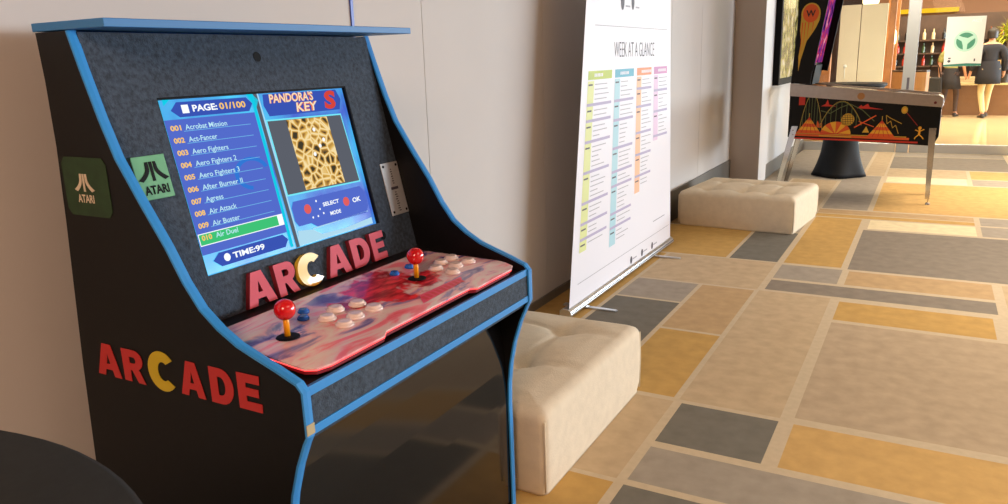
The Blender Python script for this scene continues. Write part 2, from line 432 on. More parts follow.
# left page
bm = bmesh.new()
BZ.poly(bm, [P(1.140,1.296),P(1.408,1.296),P(1.408,.990),P(1.140,.990)], L1)
emit('menu_page', bm, mc['blue'], scr)
bm = bmesh.new()
BZ.poly(bm, [P(1.165,1.316),P(1.185,1.334),P(1.392,1.334),P(1.408,1.318),P(1.392,1.300),P(1.185,1.300)], L2)
BZ.poly(bm, [P(1.165,.972),P(1.185,.987),P(1.390,.987),P(1.405,.972),P(1.390,.955),P(1.185,.955)], L2)
emit('menu_banner', bm, mc['navy'], scr)
bm = bmesh.new()
BZ.poly(bm, [P(1.15,1.327),P(1.17,1.341),P(1.15,1.341)], L2)
for (u0,u1,z0,z1) in ((1.131,1.140,.95,1.34),(1.408,1.417,.95,1.34)): BZ.rect(bm, u0,u1,bv(z0),bv(z1), L2)
BZ.poly(bm, [P(1.395,1.341),P(1.415,1.341),P(1.43,1.325),P(1.415,1.300),P(1.408,1.318)], L2)
BZ.poly(bm, [P(1.462,1.20),P(1.468,1.20),P(1.468,1.10),P(1.462,1.10)], L1)
emit('menu_frame', bm, mc['cyan'], scr)
bm = bmesh.new()
for i in range(9):
    z = 1.277-.0275*i-.0085
    BZ.rect(bm, 1.185, 1.385, bv(z-.0006), bv(z+.0006), L2)
emit('row_line', bm, mc['lblue'], scr)
# swirl behind the list
bm = bmesh.new()
for k in range(14):
    a0, a1 = .3+k*.3, .3+(k+1)*.3
    ro, ri = .052, .040
    BZ.poly(bm, [(1.35+ro*math.cos(a0)*1.1, bv(1.15)+ro*.8*math.sin(a0)), (1.35+ro*1.1*math.cos(a1), bv(1.15)+ro*.8*math.sin(a1)), (1.35+ri*1.1*math.cos(a1), bv(1.15)+ri*.8*math.sin(a1)), (1.35+ri*1.1*math.cos(a0), bv(1.15)+ri*.8*math.sin(a0))], L1+.0003)
emit('swirl_motif', bm, G('px_swirl',(50,120,214)), scr)
bm = bmesh.new(); BZ.rect(bm, 1.144, 1.404, bv(1.012), bv(1.036), L2)
emit('selected_row', bm, mc['green'], scr)
bm = bmesh.new()
for (u0,u1,z0,z1) in ((1.142,1.406,1.036,1.038),(1.142,1.406,1.010,1.012),(1.142,1.144,1.01,1.038),(1.388,1.406,1.012,1.036)): BZ.rect(bm, u0,u1,bv(z0),bv(z1), L3)
BZ.rect(bm, 1.195,1.214, bv(1.308), bv(1.327), L3)
BZ.disc(bm, 1.205, bv(.972), .0095, L3)
emit('page_icon', bm, mc['white'], scr)
names = ['Acrobat Mission','Act-Fancer','Aero Fighters','Aero Fighters 2','Aero Fighters 3','After Burner II','Agress','Air Attack','Air Buster','Air Duel']
for i,nm in enumerate(names):
    bmn = bmesh.new(); bmt = bmesh.new()
    z = 1.277-.0277*i
    text_bm(bmn, '%03d'%(i+1), BZ, 1.150, bv(z-.006), .0125, .029, L4, bold=.035)
    text_bm(bmt, nm, BZ, 1.190, bv(z-.006), .0125, .0078*len(nm)+.004, L4, bold=.012)
    emit('row_number', bmn, mc['yel'], scr); emit('row_name', bmt, mc['txt'], scr)
bmn = bmesh.new()
text_bm(bmn, '01/100', BZ, 1.302, bv(1.310), .016, .082, L4, bold=.03)
emit('page_number', bmn, mc['yel'], scr)
bm = bmesh.new()
text_bm(bm, 'PAGE:', BZ, 1.224, bv(1.310), .016, .072, L4, bold=.03)
emit('page_text', bm, mc['white'], scr)
bm = bmesh.new()
text_bm(bm, 'TIME:99', BZ, 1.222, bv(.965), .0145, .100, L4, bold=.03)
emit('page_text', bm, mc['white'], scr)
# divider bar of the monitor picture
bm = bmesh.new(); BZ.poly(bm, [P(1.418,1.343),P(1.430,1.343),P(1.438,.945),P(1.426,.945)], L2)
emit('divider', bm, mc['grey'], scr)
bm = bmesh.new()
BZ.poly(bm, [P(1.431,1.343),P(1.435,1.343),P(1.443,.945),P(1.439,.945)], L2)
emit('divider_glow', bm, mc['pale'], scr)
# right page
bm = bmesh.new(); BZ.poly(bm, [P(1.437,1.274),P(1.727,1.270),P(1.737,1.072),P(1.440,1.076)], L2); emit('preview_frame', bm, mc['edge'], scr)
bm = bmesh.new(); BZ.poly(bm, [P(1.441,1.270),P(1.723,1.266),P(1.733,1.076),P(1.444,1.080)], L3); emit('preview_picture', bm, mc['grey'], scr)
def leopard():
    m, nt, b = new_mat('px_gold_spots'); nt.nodes.remove(b)
    tc = nt.nodes.new('ShaderNodeTexCoord'); v = nt.nodes.new('ShaderNodeTexVoronoi'); v.inputs['Scale'].default_value = 44; v.feature = 'DISTANCE_TO_EDGE'
    n = nt.nodes.new('ShaderNodeTexNoise'); n.inputs['Scale'].default_value = 30
    ad = nt.nodes.new('ShaderNodeMath'); ad.operation = 'MULTIPLY'; sc2 = nt.nodes.new('ShaderNodeMath'); sc2.operation='MULTIPLY'; sc2.inputs[1].default_value = 2.2; nt.links.new(n.outputs['Fac'], sc2.inputs[0])
    r = nt.nodes.new('ShaderNodeValToRGB'); els = r.color_ramp.elements
    els[0].position = .02; els[0].color = (*s2l((250,226,170)),1); els[1].position = .36; els[1].color = (*s2l((66,60,44)),1)
    e2 = els.new(.13); e2.color = (*s2l((222,176,84)),1); e2 = els.new(.24); e2.color = (*s2l((170,124,60)),1)
    nt.links.new(tc.outputs['Object'], v.inputs['Vector']); nt.links.new(tc.outputs['Object'], n.inputs['Vector'])
    nt.links.new(v.outputs['Distance'], ad.inputs[0]); nt.links.new(sc2.outputs[0], ad.inputs[1])
    nt.links.new(ad.outputs[0], r.inputs['Fac'])
    e = nt.nodes.new('ShaderNodeEmission'); nt.links.new(r.outputs['Color'], e.inputs['Color'])
    nt.links.new(e.outputs[0], nt.nodes['Material Output'].inputs['Surface']); return m
bm = bmesh.new(); BZ.poly(bm, [P(1.506,1.268),P(1.664,1.266),P(1.670,1.08),P(1.512,1.082)], L4); emit('preview_artwork', bm, leopard(), scr)
bm = bmesh.new(); 
for (u,z) in ((1.60,1.235),(1.628,1.205),(1.58,1.17),(1.608,1.19)): BZ.disc(bm,u,bv(z),.0055,L4+.0005)
emit('preview_sparkle', bm, mc['white'], scr)
bm = bmesh.new()
BZ.poly(bm, [P(1.455,1.060),P(1.728,1.060),P(1.745,1.040),P(1.745,1.000),P(1.728,.982),P(1.520,.982),P(1.500,.995),P(1.455,.995),P(1.445,1.01),P(1.445,1.045)], L2)
emit('hint_box', bm, mc['blue'], scr)
bm = bmesh.new()
BZ.poly(bm, [P(1.50,.978),P(1.735,.984),P(1.735,.987),P(1.50,.981)], L2)
BZ.poly(bm, [P(1.445,.985),P(1.50,.978),P(1.53,.960),P(1.62,.957),P(1.745,.965),P(1.745,.947),P(1.44,.947)], L2)
emit('hint_edge', bm, mc['pale'], scr)
bm = bmesh.new(); BZ.disc(bm, 1.500, bv(1.033), .013, L3); BZ.disc(bm, 1.655, bv(1.027), .013, L3)
emit('hint_button', bm, mc['red'], scr)
bm = bmesh.new()
text_bm(bm, 'SELECT', BZ, 1.560, bv(1.029), .011, .066, L3, bold=.03)
text_bm(bm, 'MODE', BZ, 1.580, bv(1.001), .011, .044, L3, bold=.03)
text_bm(bm, 'OK', BZ, 1.682, bv(1.019), .014, .036, L3, bold=.03)
for (u,z) in ((1.538,1.048),(1.545,1.025),(1.532,1.008),(1.555,1.012),(1.512,1.008)): BZ.disc(bm,u,bv(z),.003,L3,k=10)
emit('hint_text', bm, mc['white'], scr)
bm = bmesh.new(); BZ.poly(bm, [P(1.45,1.338),P(1.73,1.338),P(1.742,1.31),P(1.728,1.282),P(1.455,1.282),P(1.444,1.31)], L1); emit('title_field', bm, mc['navy'], scr)
bmw, bmo = bmesh.new(), bmesh.new()
for b_, n_, bo in ((bmo, L3, .055), (bmw, L4, .015)):
    text_bm(b_, 'PANDORA\'S', BZ, 1.466, bv(1.314), .024, .165, n_, bold=bo, shear=.15)
    text_bm(b_, 'KEY', BZ, 1.555, bv(1.286), .026, .085, n_, bold=bo, shear=.15)
emit('title_outline', bmo, mc['orange'], scr); emit('title_text', bmw, G('px_cream',(250,226,190)), scr)
bm = bmesh.new(); text_bm(bm, 'S', BZ, 1.668, bv(1.286), .052, .052, L4, bold=.05, shear=.15); emit('title_letter', bm, G('px_scarlet',(214,70,60)), scr)
# raised ARCADE lettering on the bezel
U0 = [(1.206,1.298,'A'),(1.308,1.378,'R'),(1.384,1.478,'C'),(1.490,1.584,'A'),(1.596,1.672,'D'),(1.684,1.746,'E')]
for u0,u1,ch in U0:
    bm = bmesh.new()
    if ch == 'C':
        glyph_bm(bm, ch, BZ, u0, bv(.840), .088, u1-u0-.002, .001, ext=.014)
        emit('letter', bm, [M['yellow']], cab)['label'] = 'yellow raised letter C'
    else:
        glyph_bm(bm, ch, BZ, u0, bv(.843), .082, u1-u0, .001, ext=.014)
        bm.normal_update()
        for f in bm.faces: f.material_index = 0 if abs(f.normal.dot(BZ.N)) > .9 else 1
        emit('letter', bm, [M['pink'], M['darkred']], cab)['label'] = 'pink raised letter with dark red edges'
# maker's emblem helper (three prongs) and plaque
def emblem(bm, fr, u, v, s, n0, n1):
    """three-pronged mountain mark, s = height"""
    w = s*.085
    fr.rect(bm, u-w, u+w, v, v+s, n0, n1)
    for sg in (-1,1):
        pts_o, pts_i = [], []
        for k in range(9):
            t = k/8
            y = v+s*(1-t)
            xo = .16+ .50*max(0,(t-.35)/.65)**1.9
            pts_i.append((u+sg*s*(xo-.015), y)); pts_o.append((u+sg*s*(xo+.155+.09*t), y + (s*.10*t)))
        loop = pts_i + pts_o[::-1]
        fr.poly(bm, loop if sg>0 else loop[::-1], n0, n1)
bm = bmesh.new(); BZ.poly(bm, [(1.018,bv(1.132)),(1.100,bv(1.132)),(1.100,bv(1.224)),(1.018,bv(1.224))], 0, .010)
bm.normal_update()
pq = emit('plaque', bm, M['green_card'], cab, bevel=.001)
bm = bmesh.new(); emblem(bm, BZ, 1.060, bv(1.170), .042, .0103, .0112); text_bm(bm, 'ATARI', BZ, 1.030, bv(1.142), .020, .060, .0108, bold=.035)
emit('plaque_mark', bm, M['black'], pq)
bm = bmesh.new(); BZ.rect(bm, 1.006, 1.019, bv(1.134), bv(1.222), .0005, .009); emit('plaque_painted_shade', bm, M['black'], pq)  # black strip standing in for the shade left of the plaque
# steel coin plate with four screws, engraved text
bm = bmesh.new(); BZ.rect(bm, 1.828, 1.911, bv(.950), bv(1.108), 0, .003)
cp = emit('metal_plate', bm, mat('silver_plate',(205,208,210),.35,metal=.55), cab, bevel=.001)
for (u,z) in ((1.838,1.098),(1.901,1.098),(1.838,.960),(1.901,.960)):
    bm = bmesh.new(); BZ.disc(bm,u,bv(z),.0042,.003,.0045,k=12); emit('screw', bm, M['black'], cp)
bm = bmesh.new()
BZ.rect(bm, 1.852, 1.886, bv(1.026), bv(1.034), .0032, .004)
VF = Frame(BZ.p(0,0), BZ.V*-1, BZ.U)
for k in range(7): BZ.rect(bm, 1.868-.002*(k%2), 1.874, bv(1.085-.007*k), bv(1.0885-.007*k), .0032)
for k in range(9): BZ.rect(bm, 1.866-.003*(k%2), 1.873+.002*(k%3), bv(1.016-.007*k), bv(1.019-.007*k), .0032)
emit('engraving', bm, M['ink'], cp)
# shelf the controller lies on
bm = bmesh.new(); xz_prism(bm, [(-1.40,.842),(-1.02,.795),(-.998,.790),(-.998,.776),(-1.40,.80)], YI0, YI1); emit('shelf', bm, M['deck'], cab)
# fascia below the shelf
bm = bmesh.new(); xz_prism(bm, [(-1.001,.776),(-1.001,.722),(-1.03,.722),(-1.03,.776)], YI0, YI1); emit('fascia', bm, M['felt'], cab)
bm = bmesh.new(); xz_prism(bm, [(-.995,.806),(-.995,.786),(-1.015,.786),(-1.015,.799)], YI0, YI1); emit('fascia_trim', bm, M['blue'], cab)
bm = bmesh.new(); xz_prism(bm, [(-.9955,.7855),(-.9955,.7245),(-1.0008,.7245),(-1.0008,.7855)], YI0, YI1); emit('fascia_board', bm, M['felt'], cab)
bm = bmesh.new(); xz_prism(bm, [(-.993,.724),(-.993,.706),(-1.03,.706),(-1.03,.7218)], YI0, YI1); emit('fascia_trim', bm, M['blue'], cab)
bm = bmesh.new(); box(bm, -1.06, -1.010, YI0, YI1, .6885, .7055); emit('fascia_underside', bm, M['felt'], cab)
bm = bmesh.new(); xz_prism(bm, [(-1.098,.688),(-1.086,.58),(-1.077,.48),(-1.0745,.38),(-1.0735,.02),(-1.086,.02),(-1.087,.38),(-1.09,.48),(-1.098,.58),(-1.110,.688)], YI0, YI1); emit('front_panel', bm, M['gloss_black'], cab)
bm = bmesh.new(); box(bm, -1.60, -1.09, YI0, YI1, 0, .02); emit('base_board', bm, M['black_lam'], cab)
# tan worn spot at the corner of the blue edging
bm = bmesh.new(); box(bm, -.9885, -.9868, Y0-.0015, Y0+TH+.0015, .713, .735)
emit('worn_patch', bm, mat('worn_primer',(176,164,128),.7), cab)
# side lettering
SF = Frame((0,Y0,0), (1,0,0), (0,0,1))
for u0,u1,z0,hh,ch in ((-1.6235,-1.539,.731,.077,'A'),(-1.528,-1.456,.732,.076,'R'),(-1.441,-1.352,.729,.092,'C'),(-1.339,-1.264,.735,.078,'A'),(-1.246,-1.178,.735,.079,'D'),(-1.165,-1.101,.738,.078,'E')):
    bm = bmesh.new(); glyph_bm(bm, ch, SF, u0, z0, hh, u1-u0, .0008, ext=.0012)
    emit('side_letter', bm, M['side_yellow'] if ch=='C' else M['side_red'], cab)
bm = bmesh.new()
SF.poly(bm, [(-1.632,1.118),(-1.620,1.104),(-1.492,1.104),(-1.480,1.118),(-1.480,1.216),(-1.492,1.23),(-1.620,1.23),(-1.632,1.216)], .0004, .0014)
sb = emit('side_badge', bm, M['side_green'], cab)
bm = bmesh.new(); emblem(bm, SF, -1.562, 1.157, .038, .0016, .0024); text_bm(bm, 'ATARI', SF, -1.590, 1.133, .018, .056, .0022, bold=.03)
emit('badge_mark', bm, M['cream_vinyl'], sb)

# ------------------------------------------------------------------ controller lying on the shelf
def pz(x): return .822 + .12*(-1.03-x)
con = thing('arcade_controller', 'wide two-player joystick console with red and purple printed top on the machine shelf', 'game controller', (-1.15, 1.45, .80))
def outline(off=0.0, dz=0.0):
    pts = [(-1.290,1.022),(-1.300,1.034),(-1.298,1.79),(-1.290,1.815),(-1.27,1.826),(-1.075,1.888),(-1.05,1.886),(-1.022,1.874),(-1.010,1.845),(-1.008,1.655),(-1.022,1.635),(-1.022,1.275),(-1.008,1.250),(-1.008,1.075),(-1.016,1.042),(-1.035,1.026),(-1.065,1.024)]
    c = Vector((-1.15,1.45)); out = []
    for x,y in pts:
        d = Vector((x,y))-c
        sx = 1+off/.145; sy = 1+off/.42
        out.append((c.x+d.x*sx, c.y+d.y*sy, pz(c.x+d.x*sx)+dz))
    return out
def topmat():
    m, nt, b = new_mat('printed_control_top')
    b.inputs['Roughness'].default_value = .22; b.inputs['Coat Weight'].default_value = .3
    tc = nt.nodes.new('ShaderNodeTexCoord'); mp = nt.nodes.new('ShaderNodeMapping')
    mp.inputs['Scale'].default_value = (16,5,4); mp.inputs['Rotation'].default_value = (0,0,.12)
    n = nt.nodes.new('ShaderNodeTexNoise'); n.inputs['Scale'].default_value = 1.0; n.inputs['Detail'].default_value = 5; n.inputs['Distortion'].default_value = .8
    r = nt.nodes.new('ShaderNodeValToRGB'); el = r.color_ramp.elements
    el[0].position = .33; el[0].color = (*s2l((86,58,120)),1)
    el[1].position = .39; el[1].color = (*s2l((140,120,160)),1)
    for p,c in ((.43,(224,160,166)),(.50,(222,196,188)),(.56,(228,176,176)),(.62,(236,120,132)),(.72,(232,90,104))):  # pinks hold both the print and the red LED glow on it
        q = el.new(p); q.color = (*s2l(c),1)
    # red figure blob in the middle of the print
    sp = nt.nodes.new('ShaderNodeSeparateXYZ')
    dx = nt.nodes.new('ShaderNodeMath'); dx.operation='MULTIPLY_ADD'; dx.inputs[1].default_value = 8.5; dx.inputs[2].default_value = .25
    dy = nt.nodes.new('ShaderNodeMath'); dy.operation='MULTIPLY_ADD'; dy.inputs[1].default_value = 4.6; dy.inputs[2].default_value = -.22
    x2 = nt.nodes.new('ShaderNodeMath'); x2.operation='MULTIPLY'; y2 = nt.nodes.new('ShaderNodeMath'); y2.operation='MULTIPLY'
    sm = nt.nodes.new('ShaderNodeMath'); sm.operation='ADD'
    n2 = nt.nodes.new('ShaderNodeTexNoise'); n2.inputs['Scale'].default_value = 14; n2.inputs['Detail'].default_value = 4
    wob = nt.nodes.new('ShaderNodeMath'); wob.operation='MULTIPLY_ADD'; wob.inputs[1].default_value = 3.2; wob.inputs[2].default_value = -1.6
    s2 = nt.nodes.new('ShaderNodeMath'); s2.operation='ADD'
    rr = nt.nodes.new('ShaderNodeValToRGB'); rr.color_ramp.elements[0].position=.45; rr.color_ramp.elements[0].color=(1,1,1,1); rr.color_ramp.elements[1].position=.75; rr.color_ramp.elements[1].color=(0,0,0,1)
    wv = nt.nodes.new('ShaderNodeTexNoise'); wv.inputs['Scale'].default_value = 1; wv.inputs['Detail'].default_value = 3
    mp2 = nt.nodes.new('ShaderNodeMapping'); mp2.inputs['Scale'].default_value=(60,16,10)
    rc = nt.nodes.new('ShaderNodeValToRGB'); rc.color_ramp.elements[0].position=.42; rc.color_ramp.elements[0].color=(*s2l((150,14,26)),1); rc.color_ramp.elements[1].position=.62; rc.color_ramp.elements[1].color=(*s2l((236,48,60)),1)
    mx = nt.nodes.new('ShaderNodeMix'); mx.data_type='RGBA'
    L = nt.links.new
    L(tc.outputs['Object'], mp.inputs['Vector']); L(mp.outputs[0], n.inputs['Vector']); L(n.outputs['Fac'], r.inputs['Fac'])
    L(tc.outputs['Object'], sp.inputs[0]); L(sp.outputs['X'], dx.inputs[0]); L(sp.outputs['Y'], dy.inputs[0])
    for i in (0,1): L(dx.outputs[0], x2.inputs[i]); L(dy.outputs[0], y2.inputs[i])
    L(x2.outputs[0], sm.inputs[0]); L(y2.outputs[0], sm.inputs[1])
    L(tc.outputs['Object'], n2.inputs['Vector']); L(n2.outputs['Fac'], wob.inputs[0]); L(sm.outputs[0], s2.inputs[0]); L(wob.outputs[0], s2.inputs[1])
    L(s2.outputs[0], rr.inputs['Fac']); L(tc.outputs['Object'], mp2.inputs['Vector']); L(mp2.outputs[0], wv.inputs['Vector']); L(wv.outputs['Fac'], rc.inputs['Fac'])
    L(rr.outputs['Color'], mx.inputs['Factor']); L(r.outputs['Color'], mx.inputs['A']); L(rc.outputs['Color'], mx.inputs['B'])
    L(mx.outputs['Result'], b.inputs['Base Color'])
    return m
bm = bmesh.new(); prism(bm, outline(-.006,-.0155), 0, (0,0,.0105)); emit('housing', bm, mat('red_housing',(120,20,30),.4), con)
bm = bmesh.new(); prism(bm, outline(-.001,-.005), 0, (0,0,.0022)); emit('light_strip', bm, glow('red_led',(255,70,70),3.0), con)
bm = bmesh.new(); prism(bm, outline(0,-.0028), 0, (0,0,.0048)); emit('top_plate', bm, topmat(), con, bevel=.0015)
def z_on(x): return pz(x)+.002
def button(x, y, m, r=.0175, h=.008, nm='button', par=con):
    bm = bmesh.new(); z = z_on(x)
    lathe(bm, [(r*1.25,-.001),(r*1.25,.003),(r*1.12,.0055),(r*1.0,.0055),(r*.98,h+.001),(r*.90,h+.003),(r*.5,h+.0022),(.0005,h+.002)], (x,y,z), 28)
    return emit(nm, bm, m, par, smooth=True)
for x,y in ((-1.184,1.293),(-1.168,1.353),(-1.122,1.358),(-1.164,1.241),(-1.124,1.292),(-1.112,1.240),
            (-1.190,1.806),(-1.143,1.757),(-1.136,1.814),(-1.190,1.750),(-1.120,1.704),(-1.172,1.698)):
    button(x, y, M['btn_white'])
for x,y in ((-1.232,1.238),(-1.205,1.208),(-1.235,1.66),(-1.232,1.588)): button(x, y, M['btn_blue'], r=.011, h=.006)
# printed red wordmark on the top
TP = Frame((-1.03,0,pz(-1.03)+.0023), (0,1,0), (-1,0,.12))
bm = bmesh.new(); TP.poly(bm, [(1.46,.02),(1.66,.03),(1.69,.055),(1.50,.06)], .0006); emit('print_flash', bm, mat('magenta_print',(226,60,104),.3), con)
bm = bmesh.new(); 
for k in range(9): 
    u = 1.485+.021*k; TP.poly(bm, [(u,.028),(u+.012,.026+.003*(k%2)),(u+.016,.048),(u+.004,.052)], .0011)
emit('print_mark', bm, mat('red_print',(214,24,40),.3), con)
for x,y in ((-1.163,1.115),(-1.168,1.600)):
    z = z_on(x)
    bm = bmesh.new(); lathe(bm, [(.026,.0),(.026,.0015),(.020,.003),(.006,.0035)], (x,y,z), 28)
    dw = emit('joystick', bm, M['black'], con, smooth=False)
    bm = bmesh.new(); tube(bm, [(x,y,z+.003),(x,y,z+.056)], .0066, 14); emit('shaft', bm, M['yellow_shaft'], dw, smooth=True)
    bm = bmesh.new(); ball(bm, (x,y,z+.062), .0232, u=28, v=20); emit('ball_top', bm, M['red_ball'], dw, smooth=True)

# ------------------------------------------------------------------ ottomans
def ottoman(x0,x1,y0,y1,H,label,xs,ys):
    cx,cy = (x0+x1)/2,(y0+y1)/2
    t = thing('ottoman', label, 'ottoman', (cx,cy,0), 'square beige ottomans')
    del t['group']
    W,D = (x1-x0)/2,(y1-y0)/2
    def outl(inset, n=28, rc=.03):
        w,d = W-inset, D-inset; rc = max(.006, rc-inset*.2); pts=[]
        segs = [((w-rc,d-rc),0),((-w+rc,d-rc),PI/2),((-w+rc,-d+rc),PI),((w-rc,-d+rc),1.5*PI)]
        for k,((px,py),a) in enumerate(segs):
            for i in range(5): 
                b = a+PI/2*i/4; pts.append((px+rc*math.cos(b), py+rc*math.sin(b)))
            nx,ny = segs[(k+1)%4][0]; a2 = segs[(k+1)%4][1]
            p0 = pts[-1]; p1 = (nx+rc*math.cos(a2), ny+rc*math.sin(a2))
            for i in range(1,n): pts.append((p0[0]+(p1[0]-p0[0])*i/n, p0[1]+(p1[1]-p0[1])*i/n))
        return pts
    def top(x,y):
        e = min(W-abs(x), D-abs(y)); z = H + .012*min(1,e/.12)
        for a in xs:
            for b in ys:
                d2 = (x-a)**2+(y-b)**2
                z -= .034*math.exp(-d2/.0016) + .018*math.exp(-d2/.010)
        for a in xs:
            z -= .008*math.exp(-((x-a)/.016)**2)*min(1,e/.1)
        for b in ys:
            z -= .008*math.exp(-((y-b)/.016)**2)*min(1,e/.1)
        return z
    bm = bmesh.new(); rings=[]
    bulge = lambda z: -.004*math.sin(PI*z/H)
    for z in (.002,.012,.05,.10,.15,.20,H-.045): rings.append([bm.verts.new((x,y,z)) for x,y in outl(.003+bulge(z) if z>.015 else .008)])
    for inset,dz in ((.002,.030),(.006,.017),(.013,.008),(.024,.002)): rings.append([bm.verts.new((x,y,H-dz)) for x,y in outl(inset)])
    for inset in [.035+.0125*i for i in range(int((min(W,D)-.05)/.0125))]:
        rings.append([bm.verts.new((x,y,top(x,y))) for x,y in outl(inset, rc=.03)])
    n = len(rings[0])
    for a,b in zip(rings,rings[1:]):
        for i in range(n): bm.faces.new((a[i],a[(i+1)%n],b[(i+1)%n],b[i]))
    bm.faces.new(rings[-1]); bm.faces.new(rings[0][::-1])
    o = link('cushion', bm, M['fabric'], t, smooth=True)
    # corner seams
    for sx,sy in ((1,1),(1,-1),(-1,1),(-1,-1)):
        bm = bmesh.new(); k = .0065
        tube(bm, [(sx*(W-k),sy*(D-k),.02),(sx*(W-k+.002),sy*(D-k+.002),H*.5),(sx*(W-k),sy*(D-k),H-.03)], .0035, 8)
        link('seam', bm, M['fabric'], t, smooth=True)
    for sx,sy in ((1,1),(1,-1),(-1,1),(-1,-1)):
        bm = bmesh.new(); lathe(bm, [(.02,0),(.02,.0022)], (sx*(W-.06),sy*(D-.06),0), 16); link('foot', bm, M['black'], t)
    return t
ottoman(-1.84,-.985,1.995,2.935,.300,'beige tufted square ottoman right against the side of the black arcade machine',(-.20,.155),(-.09,.28))
o2_ = ottoman(-1.7725,-.8175,6.2375,7.0825,.292,'beige tufted square ottoman beyond the schedule banner, in front of the pinball machine',(-.27,.015,.255),(-.23,.21))
o2_.rotation_euler.z = math.radians(-5)

# ------------------------------------------------------------------ roll-up banner
ban = thing('roll_up_banner', 'white roll-up banner with a colour-coded WEEK AT A GLANCE schedule', 'banner', (-1.66,4.64,0))
def by(s, z):   # s 0..1 across, z height: the sheet narrows a little upwards
    zz = min(z,1.95)
    l = 3.68 + (3.955-3.68)*(zz/1.75); r = 5.585 + (5.462-5.585)*(zz/1.75)
    return l + (r-l)*s
BX = -1.66
bm = bmesh.new()
zs = [.05+ i*.1 for i in range(20)]
for k in range(len(zs)-1):
    z0_,z1_ = zs[k],zs[k+1]
    for i in range(10):
        s_,t_ = i/10,(i+1)/10
        q = [(BX,by(s_,z0_),z0_),(BX,by(t_,z0_),z0_),(BX,by(t_,z1_),z1_),(BX,by(s_,z1_),z1_)]
        prism(bm, q, 0, (-.0012,0,0))
bmesh.ops.remove_doubles(bm, verts=bm.verts[:], dist=1e-5)
emit('print_sheet', bm, M['banner'], ban)
bm = bmesh.new(); prism(bm, [(BX+.004,by(0,1.95)-.005,1.95),(BX+.004,by(1,1.95)+.005,1.95),(BX+.004,by(1,1.98)+.005,1.975),(BX+.004,by(0,1.98)-.005,1.975)], 0, (-.012,0,0)); emit('top_bar', bm, M['alu'], ban)
bm = bmesh.new()
sec = [(BX+.020,.010),(BX+.024,.022),(BX+.018,.040),(BX+.006,.052),(BX-.03,.056),(BX-.05,.040),(BX-.05,.010)]
xz_prism(bm, sec, 3.665, 5.60); emit('cassette', bm, M['alu'], ban, bevel=.002)
bm = bmesh.new(); box(bm, BX+.0215, BX+.0235, 3.67, 5.595, .027, .032); emit('cassette_groove', bm, M['ink'], ban)
for y_ in (3.885, 5.16):
    bm = bmesh.new(); prism(bm, [(BX-.12,y_-.02,.001),(BX+.20,y_-.012,.001),(BX+.207,y_,.001),(BX+.20,y_+.012,.001),(BX-.12,y_+.02,.001)], 0, (0,0,.009)); emit('foot', bm, M['alu'], ban, bevel=.001)
bm = bmesh.new(); tube(bm, [(BX-.02,4.64,.05),(BX-.015,4.64,1.95)], .008, 10); emit('pole', bm, M['alu'], ban)
# printed matter
def br(bm, y0,y1,z0,z1, n=.0006):
    # y given at z=1.3, follows the sheet's taper
    def m(y,z):
        s_ = (y-by(0,1.3))/(by(1,1.3)-by(0,1.3)); return by(s_,z)
    f = bm.faces.new([bm.verts.new((BX+n,m(y0,z0),z0)),bm.verts.new((BX+n,m(y1,z0),z0)),bm.verts.new((BX+n,m(y1,z1),z1)),bm.verts.new((BX+n,m(y0,z1),z1))])
BFr = Frame((BX,0,0),(0,1,0),(0,0,1))
cols4 = [(3.968,4.330,.335,'b_green','b_lgreen'),(4.380,4.712,.265,'b_teal','b_lteal'),(4.770,5.062,.525,'b_orange','b_lorange'),(5.115,5.408,.835,'b_pink','b_lpink')]
heads = ['MONDAY 12 JUNE','TUESDAY 13 JUNE','WEDNESDAY','THURSDAY']
rb = random.Random(5)
bmd, bmg, bmp, bmh = bmesh.new(), bmesh.new(), bmesh.new(), bmesh.new()
for (a,b,zb,c1,c2),hd in zip(cols4, heads):
    bm = bmesh.new(); br(bm, a,b,1.285,1.333); emit('schedule_header', bm, M[c1], ban)
    bm = bmesh.new(); br(bm, a,a+.09,zb,1.278); emit('schedule_time_column', bm, M[c2], ban)
    BFr2 = BFr
    for k in range(len(hd.split(' ')[0])): br(bmh, a+.09+k*.022, a+.105+k*.022, 1.300, 1.318, .0012)
    z = 1.265; blk = 0
    while z > zb+.03:
        n = rb.choice((2,3,4,5))
        br(bmd, a+.01, a+.07, z-.012, z-.003, .0012)
        for k in range(n):
            if z < zb+.03: break
            w = rb.uniform(.08,.22); br(bmg, a+.105, min(a+.105+w,b), z-.009, z-.004, .0012); z -= .027
        if z > zb+.03:
            br(bmp, a, b, z-.016, z+.000, .0014); z -= .034
emit('schedule_text', bmd, M['ink'], ban); emit('schedule_lines', bmg, M['ink_grey'], ban); emit('schedule_breaks', bmp, M['ink_purple'], ban); emit('header_text', bmh, M['banner'], ban)
bm = bmesh.new(); text_bm(bm, 'WEEK AT A GLANCE', BFr, 4.365, 1.405, .088, .745, .001, bold=-.012); emit('banner_title', bm, M['ink'], ban)
bm = bmesh.new(); br(bm, 4.03,5.40,1.577,1.581); br(bm, 3.97,5.46,.158,.162); emit('rule', bm, M['ink_grey'], ban)
bm = bmesh.new()
for (y_,z_,h_) in ((4.50,1.70,.07),(4.68,1.70,.06)):
    BFr.disc(bm, y_, z_+.03, h_*.8, .001, k=20, ru=.55)
for y_ in (4.70,4.92,5.14): BFr.disc(bm, y_, .085, .026, .001, k=16, ru=.8)
emit('banner_logo', bm, M['ink'], ban)
bm = bmesh.new()
for (y_,w) in ((4.73,.08),(4.95,.08),(5.17,.08)): BFr.rect(bm, y_, y_+w, .082, .09, .001)
BFr.rect(bm, 4.55,4.63,1.695,1.705,.001); BFr.rect(bm, 4.73,4.80,1.695,1.705,.001)
BFr.rect(bm, 5.15,5.42,.255,.262,.001)
emit('logo_caption', bm, M['ink_grey'], ban)

